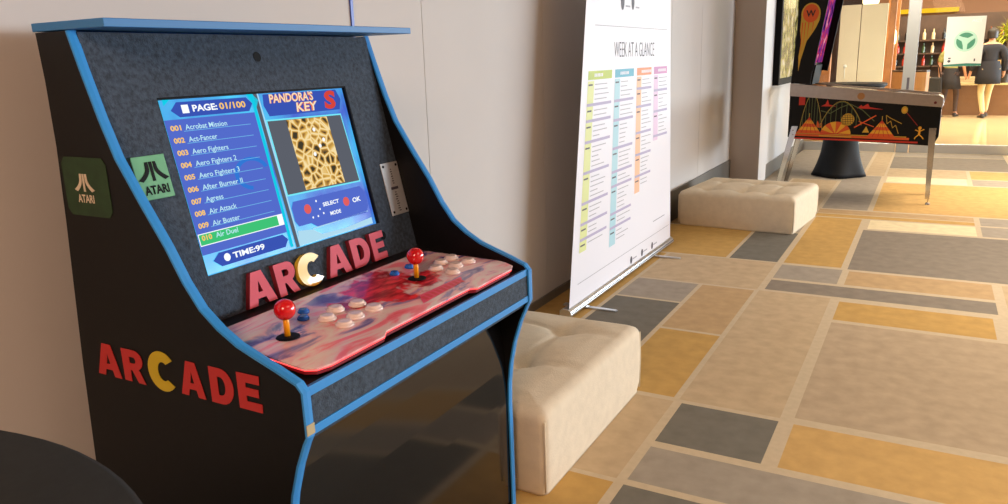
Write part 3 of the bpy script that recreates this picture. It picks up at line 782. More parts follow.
# ------------------------------------------------------------------ cocktail tables in stretch covers
def cocktail(cx,cy,R_,H,label,m,rb_=.30):
    t = thing('cocktail_table', label, 'table', (cx,cy,0)); 
    prof_ = [(R_-.004,H-.030),(R_,H-.022),(R_,H-.006),(R_-.008,H),(R_*.6,H+.001),(.002,H+.001)]
    bm = bmesh.new(); 
    lathe(bm, [(R_-.02,H-.032)]+prof_, (0,0,0), 96); top = link('table_top', bm, m, t, smooth=True)
    bm = bmesh.new()
    pr = []
    for k in range(25):
        u = k/24; z = .008+(H-.04)*u
        # spandex: foot radius -> waist -> top
        if u < .42: r = .19+(rb_-.19)*(1-u/.42)**2.0
        else: r = .19+(R_-.015-.19)*((u-.42)/.58)**1.9
        pr.append((r,z))
    def fn(r,z,a):
        lo = max(0,1-z/(H*.35)); hi = max(0,(z-H*.5)/(H*.5))
        return r*(1+.10*lo*math.cos(4*a)+.01*math.sin(9*a)*hi*(1-hi))
    lathe(bm, pr, (0,0,0), 96, fn=fn); link('stretch_cover', bm, m, t, smooth=True)
    for k in range(4):
        a = k*PI/2; bm = bmesh.new(); rr = rb_*1.02
        tube(bm, [(rr*.9*math.cos(a),rr*.9*math.sin(a),.004),(rr*1.04*math.cos(a),rr*1.04*math.sin(a),.004)], .004, 8); link('foot', bm, M['black'], t)
    return t
cocktail(-.723,-.065,.448,1.05,'round high table in a charcoal stretch cover, in the near left corner',M['stretch_near'])
cocktail(-.865,9.52,.43,1.045,'high table in a black flared stretch cover, standing behind the pinball machine',M['stretch'], .27)

# ------------------------------------------------------------------ pinball machine
PY0, PY1 = 7.93, 8.50
pin = thing('pinball_machine', 'black pinball machine with orange fairground side art, steel rails and chrome legs', 'pinball machine', (-.55, 8.2, 0))
bm = bmesh.new(); xz_prism(bm, [(-1.205,.594),(.045,.538),(.088,.62),(.088,.885),(-1.205,.995)], PY0, PY1)
body = emit('cabinet_body', bm, M['black_lam'], pin, bevel=.003)
for y_ in (PY0-.004, PY1-.012):
    bm = bmesh.new(); xz_prism(bm, [(-1.208,.990),(.092,.884),(.096,.965),(.07,.985),(-1.208,1.108)], y_, y_+.016); emit('side_rail', bm, M['steel'], pin, bevel=.002)
bm = bmesh.new(); xz_prism(bm, [(.060,.975),(.100,.960),(.104,.90),(.090,.885),(.06,.885)], PY0+.012, PY1-.012); emit('lock_bar', bm, M['steel'], pin, bevel=.004)
bm = bmesh.new(); xz_prism(bm, [(-1.10,1.090),(.062,.972),(.062,.966),(-1.10,1.084)], PY0+.012, PY1-.012); emit('playfield_glass', bm, M['gloss_black'], pin)
bm = bmesh.new(); box(bm, .088, .094, PY0+.18, PY0+.40, .62, .84); emit('coin_door', bm, M['steel'], pin, bevel=.004)
# backbox
hd = [(-1.205,1.108),(-1.155,1.98),(-.905,1.98),(-1.020,1.20),(-1.03,1.098)]
bm = bmesh.new(); xz_prism(bm, hd, PY0, PY1); bbx = emit('backbox', bm, M['black_lam'], pin, bevel=.003)
FU = Vector((0,1,0)); FV = Vector((.115,0,.78)).normalized()
BGF = Frame((-1.020,0,1.20), FU, FV)      # normal +x-ish
bm = bmesh.new(); BGF.rect(bm, PY0+.02, PY1-.03, .08, .74, .003, .006)
def bg_mat():
    m, nt, b = new_mat('backglass_art'); nt.nodes.remove(b)
    tc = nt.nodes.new('ShaderNodeTexCoord'); n = nt.nodes.new('ShaderNodeTexNoise'); n.inputs['Scale'].default_value = 9; n.inputs['Detail'].default_value = 4
    r = nt.nodes.new('ShaderNodeValToRGB'); el = r.color_ramp.elements
    el[0].position=.38; el[0].color=(*s2l((30,24,80)),1); el[1].position=.66; el[1].color=(*s2l((240,170,190)),1)
    q = el.new(.5); q.color=(*s2l((150,60,150)),1); q = el.new(.58); q.color=(*s2l((210,40,60)),1)
    e = nt.nodes.new('ShaderNodeEmission'); e.inputs['Strength'].default_value=.8
    nt.links.new(tc.outputs['Object'], n.inputs['Vector']); nt.links.new(n.outputs['Fac'], r.inputs['Fac']); nt.links.new(r.outputs['Color'], e.inputs['Color'])
    nt.links.new(e.outputs[0], nt.nodes['Material Output'].inputs['Surface']); return m
emit('backglass', bm, bg_mat(), pin)
bm = bmesh.new()
for a,b,c,d,e in ((PY0,PY0+.02,.02,.79,.006),(PY1-.03,PY1,.02,.79,.075),(PY0+.02,PY1-.03,.74,.79,.02),(PY0+.02,PY1-.03,-.10,.08,.02)): BGF.rect(bm,a,b,c,d,0,e)
emit('backglass_frame', bm, M['black'], pin)
bm = bmesh.new(); BGF.rect(bm, PY0+.03, PY1-.03, .082, .10, .007, .012); emit('frame_lip', bm, M['chrome'], pin)
# side art (generic fairground: tents, domes, coaster)
art = {k: mat('art_'+k, c, .5) for k,c in dict(orange=(222,92,26), yellow=(236,176,40), red=(196,44,24), green=(86,100,52), gold=(206,168,50), dark=(30,24,24)).items()}
AR = {k: bmesh.new() for k in art}
def A(u,v): return (-1.19+(u-35)*.0024, .594-(u-35)*.00011+(205-v+(u-35)*.064)*.00262)
AF = Frame((0,PY0,0),(1,0,0),(0,0,1))
def ap(k, pts, n=.001): AF.poly(AR[k], [A(*p) for p in pts], n)
def stroke(k, pts, w, n=.001):
    for (x0,y0),(x1,y1) in zip(pts,pts[1:]):
        d = Vector((x1-x0,y1-y0)); 
        if d.length < .01: continue
        q = Vector((-d.y,d.x)).normalized()*w/2
        ap(k, [(x0-q.x,y0-q.y),(x1-q.x,y1-q.y),(x1+q.x,y1+q.y),(x0+q.x,y0+q.y)], n)
# ground band
stroke('orange', [(50,196),(470,214)], 8); stroke('gold', [(50,190),(460,207)], 3, .0014); stroke('red', [(40,208),(500,226)], 6)
# tents
for cx_,w_,y0_,h_ in ((108,48,190,58),(372,50,205,58)):
    for k in range(5):
        a0,a1 = 1-k/5, 1-(k+1)/5
        ap('yellow' if k%2 else 'orange', [(cx_-w_*a0,y0_-h_*(1-a0)),(cx_+w_*a0,y0_-h_*(1-a0)+4*a0),(cx_+w_*a1,y0_-h_*(1-a1)+4*a1),(cx_-w_*a1,y0_-h_*(1-a1))], .0018)
    for s_ in (-.6,-.2,.2,.6): stroke('red', [(cx_+w_*s_,y0_),(cx_,y0_-h_)], 2, .0022)
    stroke('gold', [(cx_,y0_-h_),(cx_,y0_-h_-14)], 2, .002)
# dome
for k in range(8):
    a0,a1 = PI*k/8, PI*(k+1)/8; 
    ap('yellow' if k%2 else 'orange', [(208,196)]+[(208-56*math.cos(a0+(a1-a0)*t/3),196-46*math.sin(a0+(a1-a0)*t/3)) for t in range(4)], .0018)
stroke('red', [(152,190),(264,197)], 3, .0022); stroke('gold', [(148,200),(268,206)], 4, .0024)
# round kiosk
ap('gold', [(250+24*math.cos(t*PI/8),143+22*math.sin(t*PI/8)) for t in range(16)], .0018)
for k in range(-2,3): stroke('dark', [(250+k*9-2,126),(250+k*9+2,160)], 1.5, .0022); stroke('dark', [(230,143+k*8),(270,143+k*8)], 1.5, .0022)
# coaster
def arch(x0,x1,yb,h):
    pts = [(x0+(x1-x0)*i/16, yb-h*math.sin(PI*i/16)**.8) for i in range(17)]
    stroke('green', pts, 3, .0015); stroke('gold', [(x,y-3) for x,y in pts], 1.2, .0016)
    for i in range(2,15,2): stroke('green', [pts[i],(pts[i][0],yb)], 2, .0013)
arch(72,158,185,135); arch(150,300,165,85); stroke('green', [(150,110),(185,120),(220,100),(255,88),(300,110),(345,150)], 3, .0016)
# far skyline, rockets
ap('red', [(65,88),(65,55),(75,48),(80,60),(88,58),(88,88)]); ap('red', [(148,94),(165,86),(172,70),(178,88),(205,96)]); ap('red', [(280,104),(295,92),(300,98),(318,88),(324,100),(372,110)])
ap('orange', [(132,170),(140,145),(146,160),(156,148),(158,172)])
stroke('orange', [(275,172),(300,158),(350,130)], 4, .0018); stroke('orange', [(290,150),(345,170)], 3, .0019); ap('gold', [(305,190),(318,168),(330,190)], .002)
stroke('gold', [(385,130),(390,160),(402,150),(410,175),(420,165),(432,195)], 2, .0015); stroke('gold', [(385,130),(400,140),(440,160)], 2, .0015)
ap('gold', [(446+11*math.cos(t*PI/8),113+13*math.sin(t*PI/8)) for t in range(16)], .0018)
ap('yellow', [(446+6*math.cos(t*PI/6),113+7*math.sin(t*PI/6)) for t in range(12)], .0022)
stroke('red', [(454,122),(495,168)], 1.5, .0016)
ap('yellow', [(503+6*math.cos(t*PI/6),176+6*math.sin(t*PI/6)) for t in range(12)], .0018)
stroke('yellow', [(503,182),(502,198)], 7, .002); stroke('yellow', [(488,182),(503,188),(518,180)], 3, .002); stroke('yellow', [(502,198),(490,208),(488,214)], 3.5, .002); stroke('yellow', [(502,198),(512,206),(518,214)], 3.5, .002)
for k in AR:
    if len(AR[k].faces): emit('side_art', AR[k], art[k], body)
    else: AR[k].free()
# rail ring & bolt
bm = bmesh.new(); AF.disc(bm, -.575, .985, .032, .004, .012); emit('rail_boss', bm, mat('brass_boss',(200,150,100),.3,metal=.9), pin)
bm = bmesh.new(); AF.disc(bm, .035, .925, .012, .004, .012); emit('flipper_button', bm, mat('dark_red_plastic',(110,30,30),.3), pin)
# backbox art: round emblem with W and flowing tail
bm = bmesh.new(); AF.disc(bm, -1.062, 1.745, .100, .001, ru=.85); ap2 = bm
AF.poly(bm, [(-1.145,1.72),(-1.15,1.60),(-1.135,1.50),(-1.15,1.36),(-1.145,1.22),(-1.13,1.32),(-1.105,1.42),(-1.085,1.50),(-1.045,1.56),(-1.01,1.62),(-.985,1.68),(-.978,1.72)], .0012)
emit('backbox_art', bm, art['gold'], bbx)
bm = bmesh.new(); AF.disc(bm, -1.062, 1.750, .083, .0022, ru=.85)
for k,(x_,z_) in enumerate(((-1.135,1.43),(-1.11,1.49),(-1.08,1.56),(-1.04,1.62))): AF.poly(bm, [(x_,1.67),(x_+.010,1.67),(x_-.004,z_-.06)], .0026)
emit('backbox_art', bm, art['orange'], bbx)
bm = bmesh.new(); text_bm(bm, 'W', AF, -1.104, 1.72, .060, .084, .0035, bold=.02); emit('backbox_letter', bm, art['dark'], bbx)
# legs
for (xa,ya,xb,yb_) in ((.062,PY0-.004,.063,PY0-.01),(.062,PY1+.004,.063,PY1+.01),(-1.17,PY0-.004,-1.30,PY0-.02),(-1.17,PY1+.004,-1.30,PY1+.02)):
    bm = bmesh.new(); zt = .70
    sy = 1 if ya > 8.2 else -1; sx = 1 if xa > 0 else -1
    for (w0,w1,ax) in ((.055,.032,'x'),(.055,.032,'y')):
        if ax == 'x':
            prism(bm, [(xa-sx*w0,ya,zt),(xa+sx*.004,ya,zt),(xb+sx*.004,yb_,.05),(xb-sx*w1,yb_,.05)], 0, (0,-sy*.003,0))
        else:
            prism(bm, [(xa+sx*.004,ya,zt),(xa+sx*.004,ya-sy*w0,zt),(xb+sx*.004,yb_-sy*w1,.05),(xb+sx*.004,yb_,.05)], 0, (-sx*.003,0,0))
    lg = emit('leg', bm, M['chrome'], pin)
    bm = bmesh.new(); lathe(bm, [(.006,.05),(.006,.02),(.020,.014),(.022,.0)], (xb-sx*.006,yb_-sy*.006,0), 16); emit('leveler', bm, M['chrome'], lg, smooth=False)
    bm = bmesh.new()
    for zz in (.66,.62): ball(bm, (xa-sx*.012, ya+sy*.003, zz), .006, u=10, v=8)
    emit('leg_bolt', bm, M['chrome'], lg)

# ------------------------------------------------------------------ framed picture on the side wall
pic = thing('framed_poster', 'tall black-framed poster with leafy print on the white wall behind the pinball machine', 'picture', (-1.575,9.9,1.06))
def leafy():
    m, nt, b = new_mat('leafy_print'); b.inputs['Roughness'].default_value=.15
    tc = nt.nodes.new('ShaderNodeTexCoord'); n = nt.nodes.new('ShaderNodeTexNoise'); n.inputs['Scale'].default_value=7; n.inputs['Detail'].default_value=6
    r = nt.nodes.new('ShaderNodeValToRGB'); el=r.color_ramp.elements
    el[0].position=.36; el[0].color=(*s2l((90,84,60)),1); el[1].position=.68; el[1].color=(*s2l((240,240,225)),1)
    q=el.new(.48); q.color=(*s2l((150,156,84)),1); q=el.new(.56); q.color=(*s2l((214,206,140)),1)
    nt.links.new(tc.outputs['Object'], n.inputs['Vector']); nt.links.new(n.outputs['Fac'], r.inputs['Fac']); nt.links.new(r.outputs['Color'], b.inputs['Base Color']); return m
bm = bmesh.new(); box(bm, -1.588,-1.560,9.26,10.54,1.10,2.3); emit('print', bm, leafy(), pic)
bm = bmesh.new()
for a in ((9.20,9.28,1.04,2.36),(10.52,10.60,1.04,2.36),(9.28,10.52,1.04,1.11),(9.28,10.52,2.29,2.36)): box(bm, -1.598,-1.53,a[0],a[1],a[2],a[3])
emit('picture_frame', bm, M['black'], pic)

# ------------------------------------------------------------------ glass front
GY = 12.0
sbox('trim_2', (-1.6,-.385,GY-.03,GY+.03,0,.125), M['alu'], .004)
sbox('trim_3', (-.21,5,GY-.03,GY+.03,0,.125), M['alu'], .004)
bm = bmesh.new(); box(bm,-.375,-.222,GY-.05,GY+.05,0,2.95); bm2 = struct(link('door_1', bm, mat('silver_post',(150,154,156),.4,metal=.3), bevel=.006))
bm = bmesh.new(); box(bm,-.315,-.285,GY-.062,GY-.051,.86,1.02); emit('door_lock', bm, M['ink'], bm2)
bm = bmesh.new(); box(bm,-1.6,-.380,GY-.006,GY+.006,.126,2.949); struct(link('window_1', bm, M['glass']))
bm = bmesh.new(); box(bm,-.217,.915,GY-.006,GY+.006,.126,2.949); struct(link('window_2', bm, M['glass']))
bm = bmesh.new(); box(bm,.925,5,GY-.006,GY+.006,.126,2.949); struct(link('window_3', bm, M['glass']))
# poster on the glass
po = thing('glass_poster', 'white poster with a round green three-leaf symbol stuck on the glass', 'poster', (.315,GY-.01,1.15))
bm = bmesh.new(); prism(bm, [(.098,GY-.008,1.155),(.526,GY-.008,1.155),(.531,GY-.008,1.785),(.088,GY-.008,1.79)], 0, (0,-.0015,0)); emit('poster_sheet', bm, mat('poster_paper',(222,226,222),.5), po)
PF = Frame((0,GY-.0097,0),(1,0,0),(0,0,1))
bm = bmesh.new(); PF.poly(bm, [(.098,1.157),(.526,1.157),(.526,1.185),(.36,1.192),(.098,1.178)], .0006); emit('poster_footer', bm, mat('teal_ink',(40,120,104),.5), po)
bm = bmesh.new(); PF.disc(bm, .325,1.475,.135,.0006,k=40); emit('poster_ring', bm, mat('mint_ink',(176,222,206),.5), po)
bm = bmesh.new()
for k in range(3):
    a = PI/2 + k*2*PI/3
    pts=[]
    for i in range(13):
        t_ = -1+2*i/12; b_ = a + t_*.85; pts.append((.325+.108*math.cos(b_), 1.475+.108*math.sin(b_)))
    c0 = (.325+.045*math.cos(a-.5), 1.475+.045*math.sin(a-.5)); c1 = (.325+.060*math.cos(a+.55), 1.475+.060*math.sin(a+.55))
    PF.poly(bm, pts+[c1,c0], .0012)
emit('poster_symbol', bm, mat('leaf_green_ink',(62,140,112),.5), po)
bm = bmesh.new(); text_bm(bm, 'ACT', PF, .37, 1.715, .036, .12, .0008, bold=.03)
emit('poster_heading', bm, mat('white_ink',(245,248,246),.4), po)
bm = bmesh.new(); PF.disc(bm,.158,1.222,.018,.0008,k=14); PF.rect(bm,.145,.175,1.25,1.268,.0008); PF.rect(bm,.44,.455,1.215,1.25,.0008); emit('poster_icon', bm, M['ink'], po)

# ------------------------------------------------------------------ lobby beyond the glass
M['tile'] = mat('polished_cream_stone', (224,202,158), .12, spec=.6, noise=.05, nscale=1.2)
sbox('floor_lobby', (-5,8,12.0,30,-.05,0), M['tile'])
sbox('ceiling_lobby', (-5,8,12.05,30,2.95,3.05), mat('lobby_ceiling',(190,150,110),.7))
sbox('wall_lobby', (-5,8,26,26.1,0,2.95), mat('brown_panelling',(92,66,50),.6,noise=.2,nscale=2))
sbox('wall_lobby_left', (-5.1,-5,12,26,0,2.95), mat('tan_panelling',(170,126,84),.6))
# two tall folding screens
for i,(x0_,x1_,lb) in enumerate(((-1.315,-1.035,'tall cream fabric partition panel behind the glass, left of two, with a small white clip'),(-1.025,-.672,'tall cream fabric partition panel behind the glass, right one next to the timber post'))):
    t = thing('partition_panel', lb, 'screen', ((x0_+x1_)/2,13.0,0))
    bm = bmesh.new(); box(bm,x0_,x1_,12.98,13.02,.10,2.06); emit('fabric_panel', bm, mat('cream_cloth%d'%i,(240,224,198),.9,noise=.03,nscale=3), t, bevel=.006)
    for xx in (x0_+.06, x1_-.06):
        bm = bmesh.new(); box(bm,xx-.02,xx+.02,12.85,13.15,0,.02); box(bm,xx-.01,xx+.01,12.99,13.01,.02,.10); emit('foot', bm, M['black'], t)
    if i == 0:
        bm = bmesh.new(); ball(bm,(-1.20,12.965,1.17),.028); tube(bm,[(-1.20,12.965,1.16),(-1.20,12.968,.98)],.006,8); emit('clip', bm, mat('white_plastic',(240,240,238),.3), t)
wood = mat('orange_timber',(170,112,62),.45,noise=.18,nscale=5)
def post(x,y,w,lab,h=2.95):
    bm = bmesh.new(); box(bm,x-w,x+w,y-.06,y+.06,0,h); o = link('timber_post', bm, wood, bevel=.006); return tag(o, lab, 'post')
post(-.615,13.3,.045,'narrow timber post right beside the cream partition panels')
post(-.73,16.0,.10,'wide timber post behind the glass that carries the wall lamp')
post(-1.55,13.4,.10,'timber post behind the glass, left of the cream partition panels')
lampM = glow('lamp_glow',(255,226,170),9.0)
t = thing('wall_lamp', 'glowing frosted wall lamp fixed to the wide timber post', 'lamp', (-.70,15.9,1.5))
bm = bmesh.new(); box(bm,-.73,-.67,15.90,15.938,1.42,1.80); emit('back_plate', bm, M['steel'], t)
bm = bmesh.new(); lathe(bm,[(.02,0),(.045,.03),(.05,.12),(.045,.22),(.02,.26)],(-.70,15.86,1.48),16); emit('lamp_shade', bm, lampM, t, smooth=True)
def ceil_lamp(x,y,r,lab,z=2.95,s=1,grp=None):
    t = thing('ceiling_downlight', lab, 'ceiling light', (x,y,z-.05),grp)
    bm = bmesh.new(); lathe(bm,[(r*1.2,0),(r*1.25,-.012),(r,-.02),(r,-.004)],(x,y,z),20,cap=False); emit('trim_ring', bm, M['alu'], t)
    bm = bmesh.new(); lathe(bm,[(r*.98,-.014),(r*.6,-.022),(.002,-.024)],(x,y,z),20); emit('lens', bm, lampM, t)
for i,(x_,y_) in enumerate(((1.15,23.5),(1.45,24.6),(.9,25.3),(-.3,24.8),(2.2,22.0))):
    ceil_lamp(x_,y_,.09,'round recessed downlight in the lobby ceiling', grp='lobby downlights')
t = thing('pendant_lamp','bright drum pendant hanging just above the cream partition panels','lamp',(-1.0,14.2,2.1))
bm = bmesh.new(); lathe(bm,[(.10,0),(.12,.02),(.13,.20),(.11,.22)],(-1.0,14.2,2.12),24); emit('lamp_shade', bm, glow('pendant_glow',(255,232,180),5.0), t, smooth=True)
bm = bmesh.new(); tube(bm,[(-1.0,14.2,2.34),(-1.0,14.2,2.949)],.006,8); emit('cord', bm, M['black'], t)
# glowing ceiling cove
bm = bmesh.new(); box(bm,-1.3,.35,19.9,20.3,2.17,2.25); tag(link('light_cove', bm, glow('cove_glow',(255,196,40),1.3)),'long yellow glowing light trough above the back bar','light')
bm = bmesh.new(); box(bm,-1.5,1.8,20.31,20.6,2.12,2.949); tag(link('bulkhead', bm, mat('bulkhead_paint',(140,104,80),.7)),'tan dropped bulkhead over the back bar','bulkhead')
# curved reception counter
t = thing('reception_counter','curved tan counter behind the metal door post','counter',(-.30,15.0,0))
bm = bmesh.new(); pts=[]
for i in range(15):
    a = PI*.95 - i*(PI*.5)/14; pts.append((-.18+.47*math.cos(a), 15.3-.75*math.sin(a)))
outer = [(x,y,0) for x,y in pts]; inner = [(x*1.0+.04,y+.12,0) for x,y in pts]
base_ = outer+[(-.06,14.6,0),(-.06,14.75,0)]+inner[::-1]
prism(bm, base_, 0, (0,0,1.02)); emit('counter_body', bm, mat('tan_veneer',(186,140,92),.4,noise=.08,nscale=4), t)
bm = bmesh.new(); prism(bm, [(x,y,1.0205) for x,y,_ in base_], 0, (0,0,.03)); emit('counter_top', bm, mat('dark_top',(60,44,36),.3), t)
# back bar with shelves, bottles
t = thing('back_bar','dark back bar with lit shelves beyond the people','bar shelf',(-.2,19.6,0))
dkw = mat('dark_timber',(74,54,44),.5,noise=.2,nscale=6)
bm = bmesh.new(); box(bm,-1.1,1.6,19.75,19.85,0,2.1); emit('back_board', bm, dkw, t)
for z_ in (.45,.72,1.0,1.27,1.55):
    bm = bmesh.new(); box(bm,-1.1,1.6,19.45,19.749,z_,z_+.03); emit('shelf', bm, dkw, t)
bm = bmesh.new(); box(bm,-1.1,1.6,18.95,19.44,0,.62); emit('counter_front', bm, mat('warm_counter',(124,88,60),.4,noise=.15,nscale=3), t)
bm = bmesh.new(); box(bm,-1.1,1.6,18.92,19.44,.621,.66); emit('counter_top', bm, mat('cream_top',(226,200,150),.25), t)
rb = random.Random(11)
bcols = [mat('bottle_%d'%i,c,.25) for i,c in enumerate(((60,84,50),(150,80,30),(220,200,160),(30,26,26),(190,60,40)))]
bmeshes=[]
for i,m_ in enumerate(bcols):
    bm = bmesh.new(); lathe(bm,[(.030,0),(.034,.01),(.034,.13),(.012,.17),(.011,.22),(.013,.225)],(0,0,0),10)
    me = bpy.data.meshes.new('bottle'); bmesh.ops.recalc_face_normals(bm,faces=bm.faces[:]); bm.to_mesh(me); bm.free(); me.materials.append(m_); bmeshes.append(me)
colname = ['green','amber','cream','black','red']
for z_,nm in ((1.03,'third'),(1.30,'fourth'),(1.58,'top')):
    for k in range(14):
        i = rb.randrange(5)
        o = bpy.data.objects.new('bottle', bmeshes[i]); COL.objects.link(o); o.location = (-.95+k*.175+rb.uniform(-.03,.03),19.58,z_+.002)
        tag(o, '%s bottle on the %s shelf of the dark back bar'%(colname[i],nm),'bottle','%s bottles on the %s shelf'%(colname[i],nm))
# white stacked plates / menus on the counter
for k,(x_,w_) in enumerate(((-.15,.10),(.62,.14))):
    bm = bmesh.new()
    for q in range(4): box(bm,x_-w_+.01*(q%2),x_+w_,19.05,19.3,.661+.035*q,.661+.035*q+.024)
    tag(link('tray_stack', bm, mat('tray%d'%k,(238,214,170),.4)), 'stack of pale trays on the bar counter, the %s one of two'%('left' if k==0 else 'right'),'trays')
# table lamp with warm shade at far right
t = thing('table_lamp','small warm glowing table lamp on the bar counter beside the spiky plant','lamp',(1.13,19.06,.66))
bm = bmesh.new(); lathe(bm,[(.06,0),(.06,.015),(.010,.03),(.010,.30)],(1.13,19.06,.661),16); emit('stand', bm, M['steel'], t)
bm = bmesh.new(); lathe(bm,[(.085,.28),(.06,.46)],(1.13,19.06,.661),16); emit('lamp_shade', bm, glow('warm_shade',(255,190,110),1.6), t)
# spiky plant
pl = thing('dracaena_plant','spiky yellow-green potted plant on the bar counter at the far right','plant',(1.27,19.08,.66))
bm = bmesh.new(); lathe(bm,[(.08,0),(.10,.16),(.105,.18),(.09,.18),(.08,.16)],(1.27,19.08,.661),20); emit('pot', bm, mat('dark_pot',(50,44,40),.5), pl)
bm = bmesh.new(); tube(bm,[(1.27,19.08,.80),(1.26,19.08,1.15),(1.25,19.03,1.60)],[.02,.018,.015],8); emit('stem', bm, mat('bark',(96,74,48),.8), pl)
bm = bmesh.new(); rb = random.Random(2)
for i in range(150):
    a = rb.uniform(0,2*PI); el = rb.uniform(-.5,1.2); l = rb.uniform(.28,.42); b0 = Vector((1.25,19.03,rb.uniform(1.48,1.72)))
    d = Vector((math.cos(a)*math.cos(el),math.sin(a)*math.cos(el),math.sin(el))); s_ = d.cross(Vector((0,0,1)));
    s_ = s_.normalized() if s_.length>.01 else Vector((1,0,0)); w = .013
    p1 = b0+d*l*.5+Vector((0,0,.02)); p2 = b0+d*l-Vector((0,0,.07))
    v = [bm.verts.new(q) for q in (b0-s_*w*.5,b0+s_*w*.5,p1+s_*w,p1-s_*w,p2)]
    bm.faces.new((v[0],v[1],v[2],v[3])); bm.faces.new((v[3],v[2],v[4]))
lf = emit('foliage', bm, mat('lime_leaf',(176,180,52),.5), pl)

# ------------------------------------------------------------------ people
def skin_body(name, verts, edges, radii, m, parent, root=0, sub=2):
    me = bpy.data.meshes.new(name); me.from_pydata([Vector(v) for v in verts], edges, [])
    ob = bpy.data.objects.new(name, me); COL.objects.link(ob)
    sk = ob.modifiers.new('skin','SKIN'); sk.use_smooth_shade = True
    for i,r in enumerate(radii):
        sv = me.skin_vertices[0].data[i]; sv.radius = r if isinstance(r,tuple) else (r,r); sv.use_root = (i==root)
    ss = ob.modifiers.new('sub','SUBSURF'); ss.levels = sub; ss.render_levels = sub
    dg = bpy.context.evaluated_depsgraph_get(); dg.update()
    me2 = bpy.data.meshes.new_from_object(ob.evaluated_get(dg)); me2.name = name
    bpy.data.objects.remove(ob)
    o = bpy.data.objects.new(name, me2); COL.objects.link(o); me2.materials.clear(); me2.materials.append(m)
    for p in me2.polygons: p.use_smooth = True
    o.parent = parent; return o
skinM = mat('skin',(206,150,120),.5)
def person(loc, face, label, H, top_m, leg_m, hair_m, shoe_m, skirt=None, jacket=False, hair_long=False, arms=None, bag=False):
    t = thing('person', label, 'person', loc); t.rotation_euler = (0,0,face)
    k = H/1.70
    # local frame: +y is the walking direction
    J = dict(pel=(0,0,.95),wst=(0,.0,1.08),chs=(0,.01,1.28),nkb=(0,.0,1.42),nk=(0,.012,1.48),hd=(0,.03,1.56),hd2=(0,.03,1.66))
    vs=[]; ids={}
    def add(n,p,r): ids[n]=len(vs); vs.append((Vector(p)*k, r if isinstance(r,tuple) else (r,r)))
    add('pel',J['pel'],(.125,.10)); add('wst',J['wst'],(.115,.085)); add('chs',J['chs'],(.135,.095)); add('nkb',J['nkb'],(.075,.06)); add('nk',J['nk'],.046); add('hd',J['hd'],(.070,.078)); add('hd2',J['hd2'],(.066,.078)); add('hd3',(0,.025,1.70),(.035,.045))
    E=[('pel','wst'),('wst','chs'),('chs','nkb'),('nkb','nk'),('nk','hd'),('hd','hd2'),('hd2','hd3')]
    step = {-1:(.16,-.22),1:(-.05,.24)}   # knee / foot offsets forward
    feet = {}
    for s_,(kn,ft) in ((-1,(.02,-.20)),(1,(.16,.22))):
        n=str(s_)
        add('hip'+n,(s_*.085,0,.88),.085); add('kn'+n,(s_*.09,kn+.02,.50),.055); add('an'+n,(s_*.085,ft,.09),.036); 
        add('to'+n,(s_*.095,ft+.13,.035),(.035,.025))
        E += [('pel','hip'+n),('hip'+n,'kn'+n),('kn'+n,'an'+n),('an'+n,'to'+n)]
        feet[s_]=(s_*.09,ft)
        a = (arms or {}).get(s_, ((.23,-.02,1.14),(.25,.10,.92)))
        sh=(s_*.165,0,1.385); el=(s_*a[0][0],a[0][1],a[0][2]); wr=(s_*a[1][0],a[1][1],a[1][2])
        add('sh'+n,sh,.055); add('el'+n,el,.040); add('wr'+n,wr,.026)
        E += [('nkb','sh'+n),('sh'+n,'el'+n),('el'+n,'wr'+n)]
        d=(Vector(wr)-Vector(el)).normalized(); pm=Vector(wr)+d*.055; add('pm'+n,pm,(.036,.018)); E.append(('wr'+n,'pm'+n))
        side=Vector((0,1,0))
        for q,(o_,l_) in enumerate(((-.027,.060),(-.009,.075),(.009,.080),(.027,.068))):
            b=pm+d*.022+side*o_; m_=b+d*l_*.55; tip=b+d*l_+Vector((-s_*.014,0,0))
            add('f%s%da'%(n,q),m_,.0085); add('f%s%db'%(n,q),tip,.007); E += [('pm'+n,'f%s%da'%(n,q)),('f%s%da'%(n,q),'f%s%db'%(n,q))]
        th=Vector(wr)+d*.03+side*.035; th2=th+d*.045+side*.012
        add('t%sa'%n,th,.010); add('t%sb'%n,th2,.008); E += [('wr'+n,'t%sa'%n),('t%sa'%n,'t%sb'%n)]
    body = skin_body('body',[v for v,_ in vs],[(ids[a],ids[b]) for a,b in E],[tuple(c*k for c in r) for _,r in vs],skinM,t)
    # nose, eyes, ears, as part of the head mesh neighbours
    bm=bmesh.new(); ball(bm,Vector((0,.108,1.585))*k,.014*k,sc=(.8,1,1.3),u=10,v=8); link('nose',bm,skinM,t,smooth=True)
    for s_ in (-1,1):
        bm=bmesh.new(); ball(bm,Vector((s_*.03,.098,1.61))*k,.011*k,u=10,v=8); link('eye',bm,M['black'],t,smooth=True)
        bm=bmesh.new(); ball(bm,Vector((s_*.075,.02,1.60))*k,.024*k,sc=(.4,.8,1.2),u=10,v=8); link('ear',bm,skinM,t,smooth=True)
    bm=bmesh.new(); ball(bm,Vector((0,.104,1.548))*k,.018*k,sc=(1.2,.5,.35),u=10,v=8); link('mouth',bm,mat('lips',(170,90,84),.5),t,smooth=True)
    # hair: cap over the skull, longer at the back for long hair
    bm=bmesh.new(); n=20; rings=[]
    zl = 1.36 if hair_long else 1.53
    for i in range(11):
        a=i/10; z=1.745-(1.745-zl)*a; r=.092*math.sin(min(1,a*2.4+.12)*PI/2)
        ring=[]
        for q in range(n):
            b=2*PI*q/n; f=1.0
            y=r*math.sin(b)*1.08+.015
            if a>.35 and math.sin(b)>.1: y=min(y,.045)      # open face
            ring.append(bm.verts.new((r*math.cos(b)*k,y*k,z*k)))
        rings.append(ring)
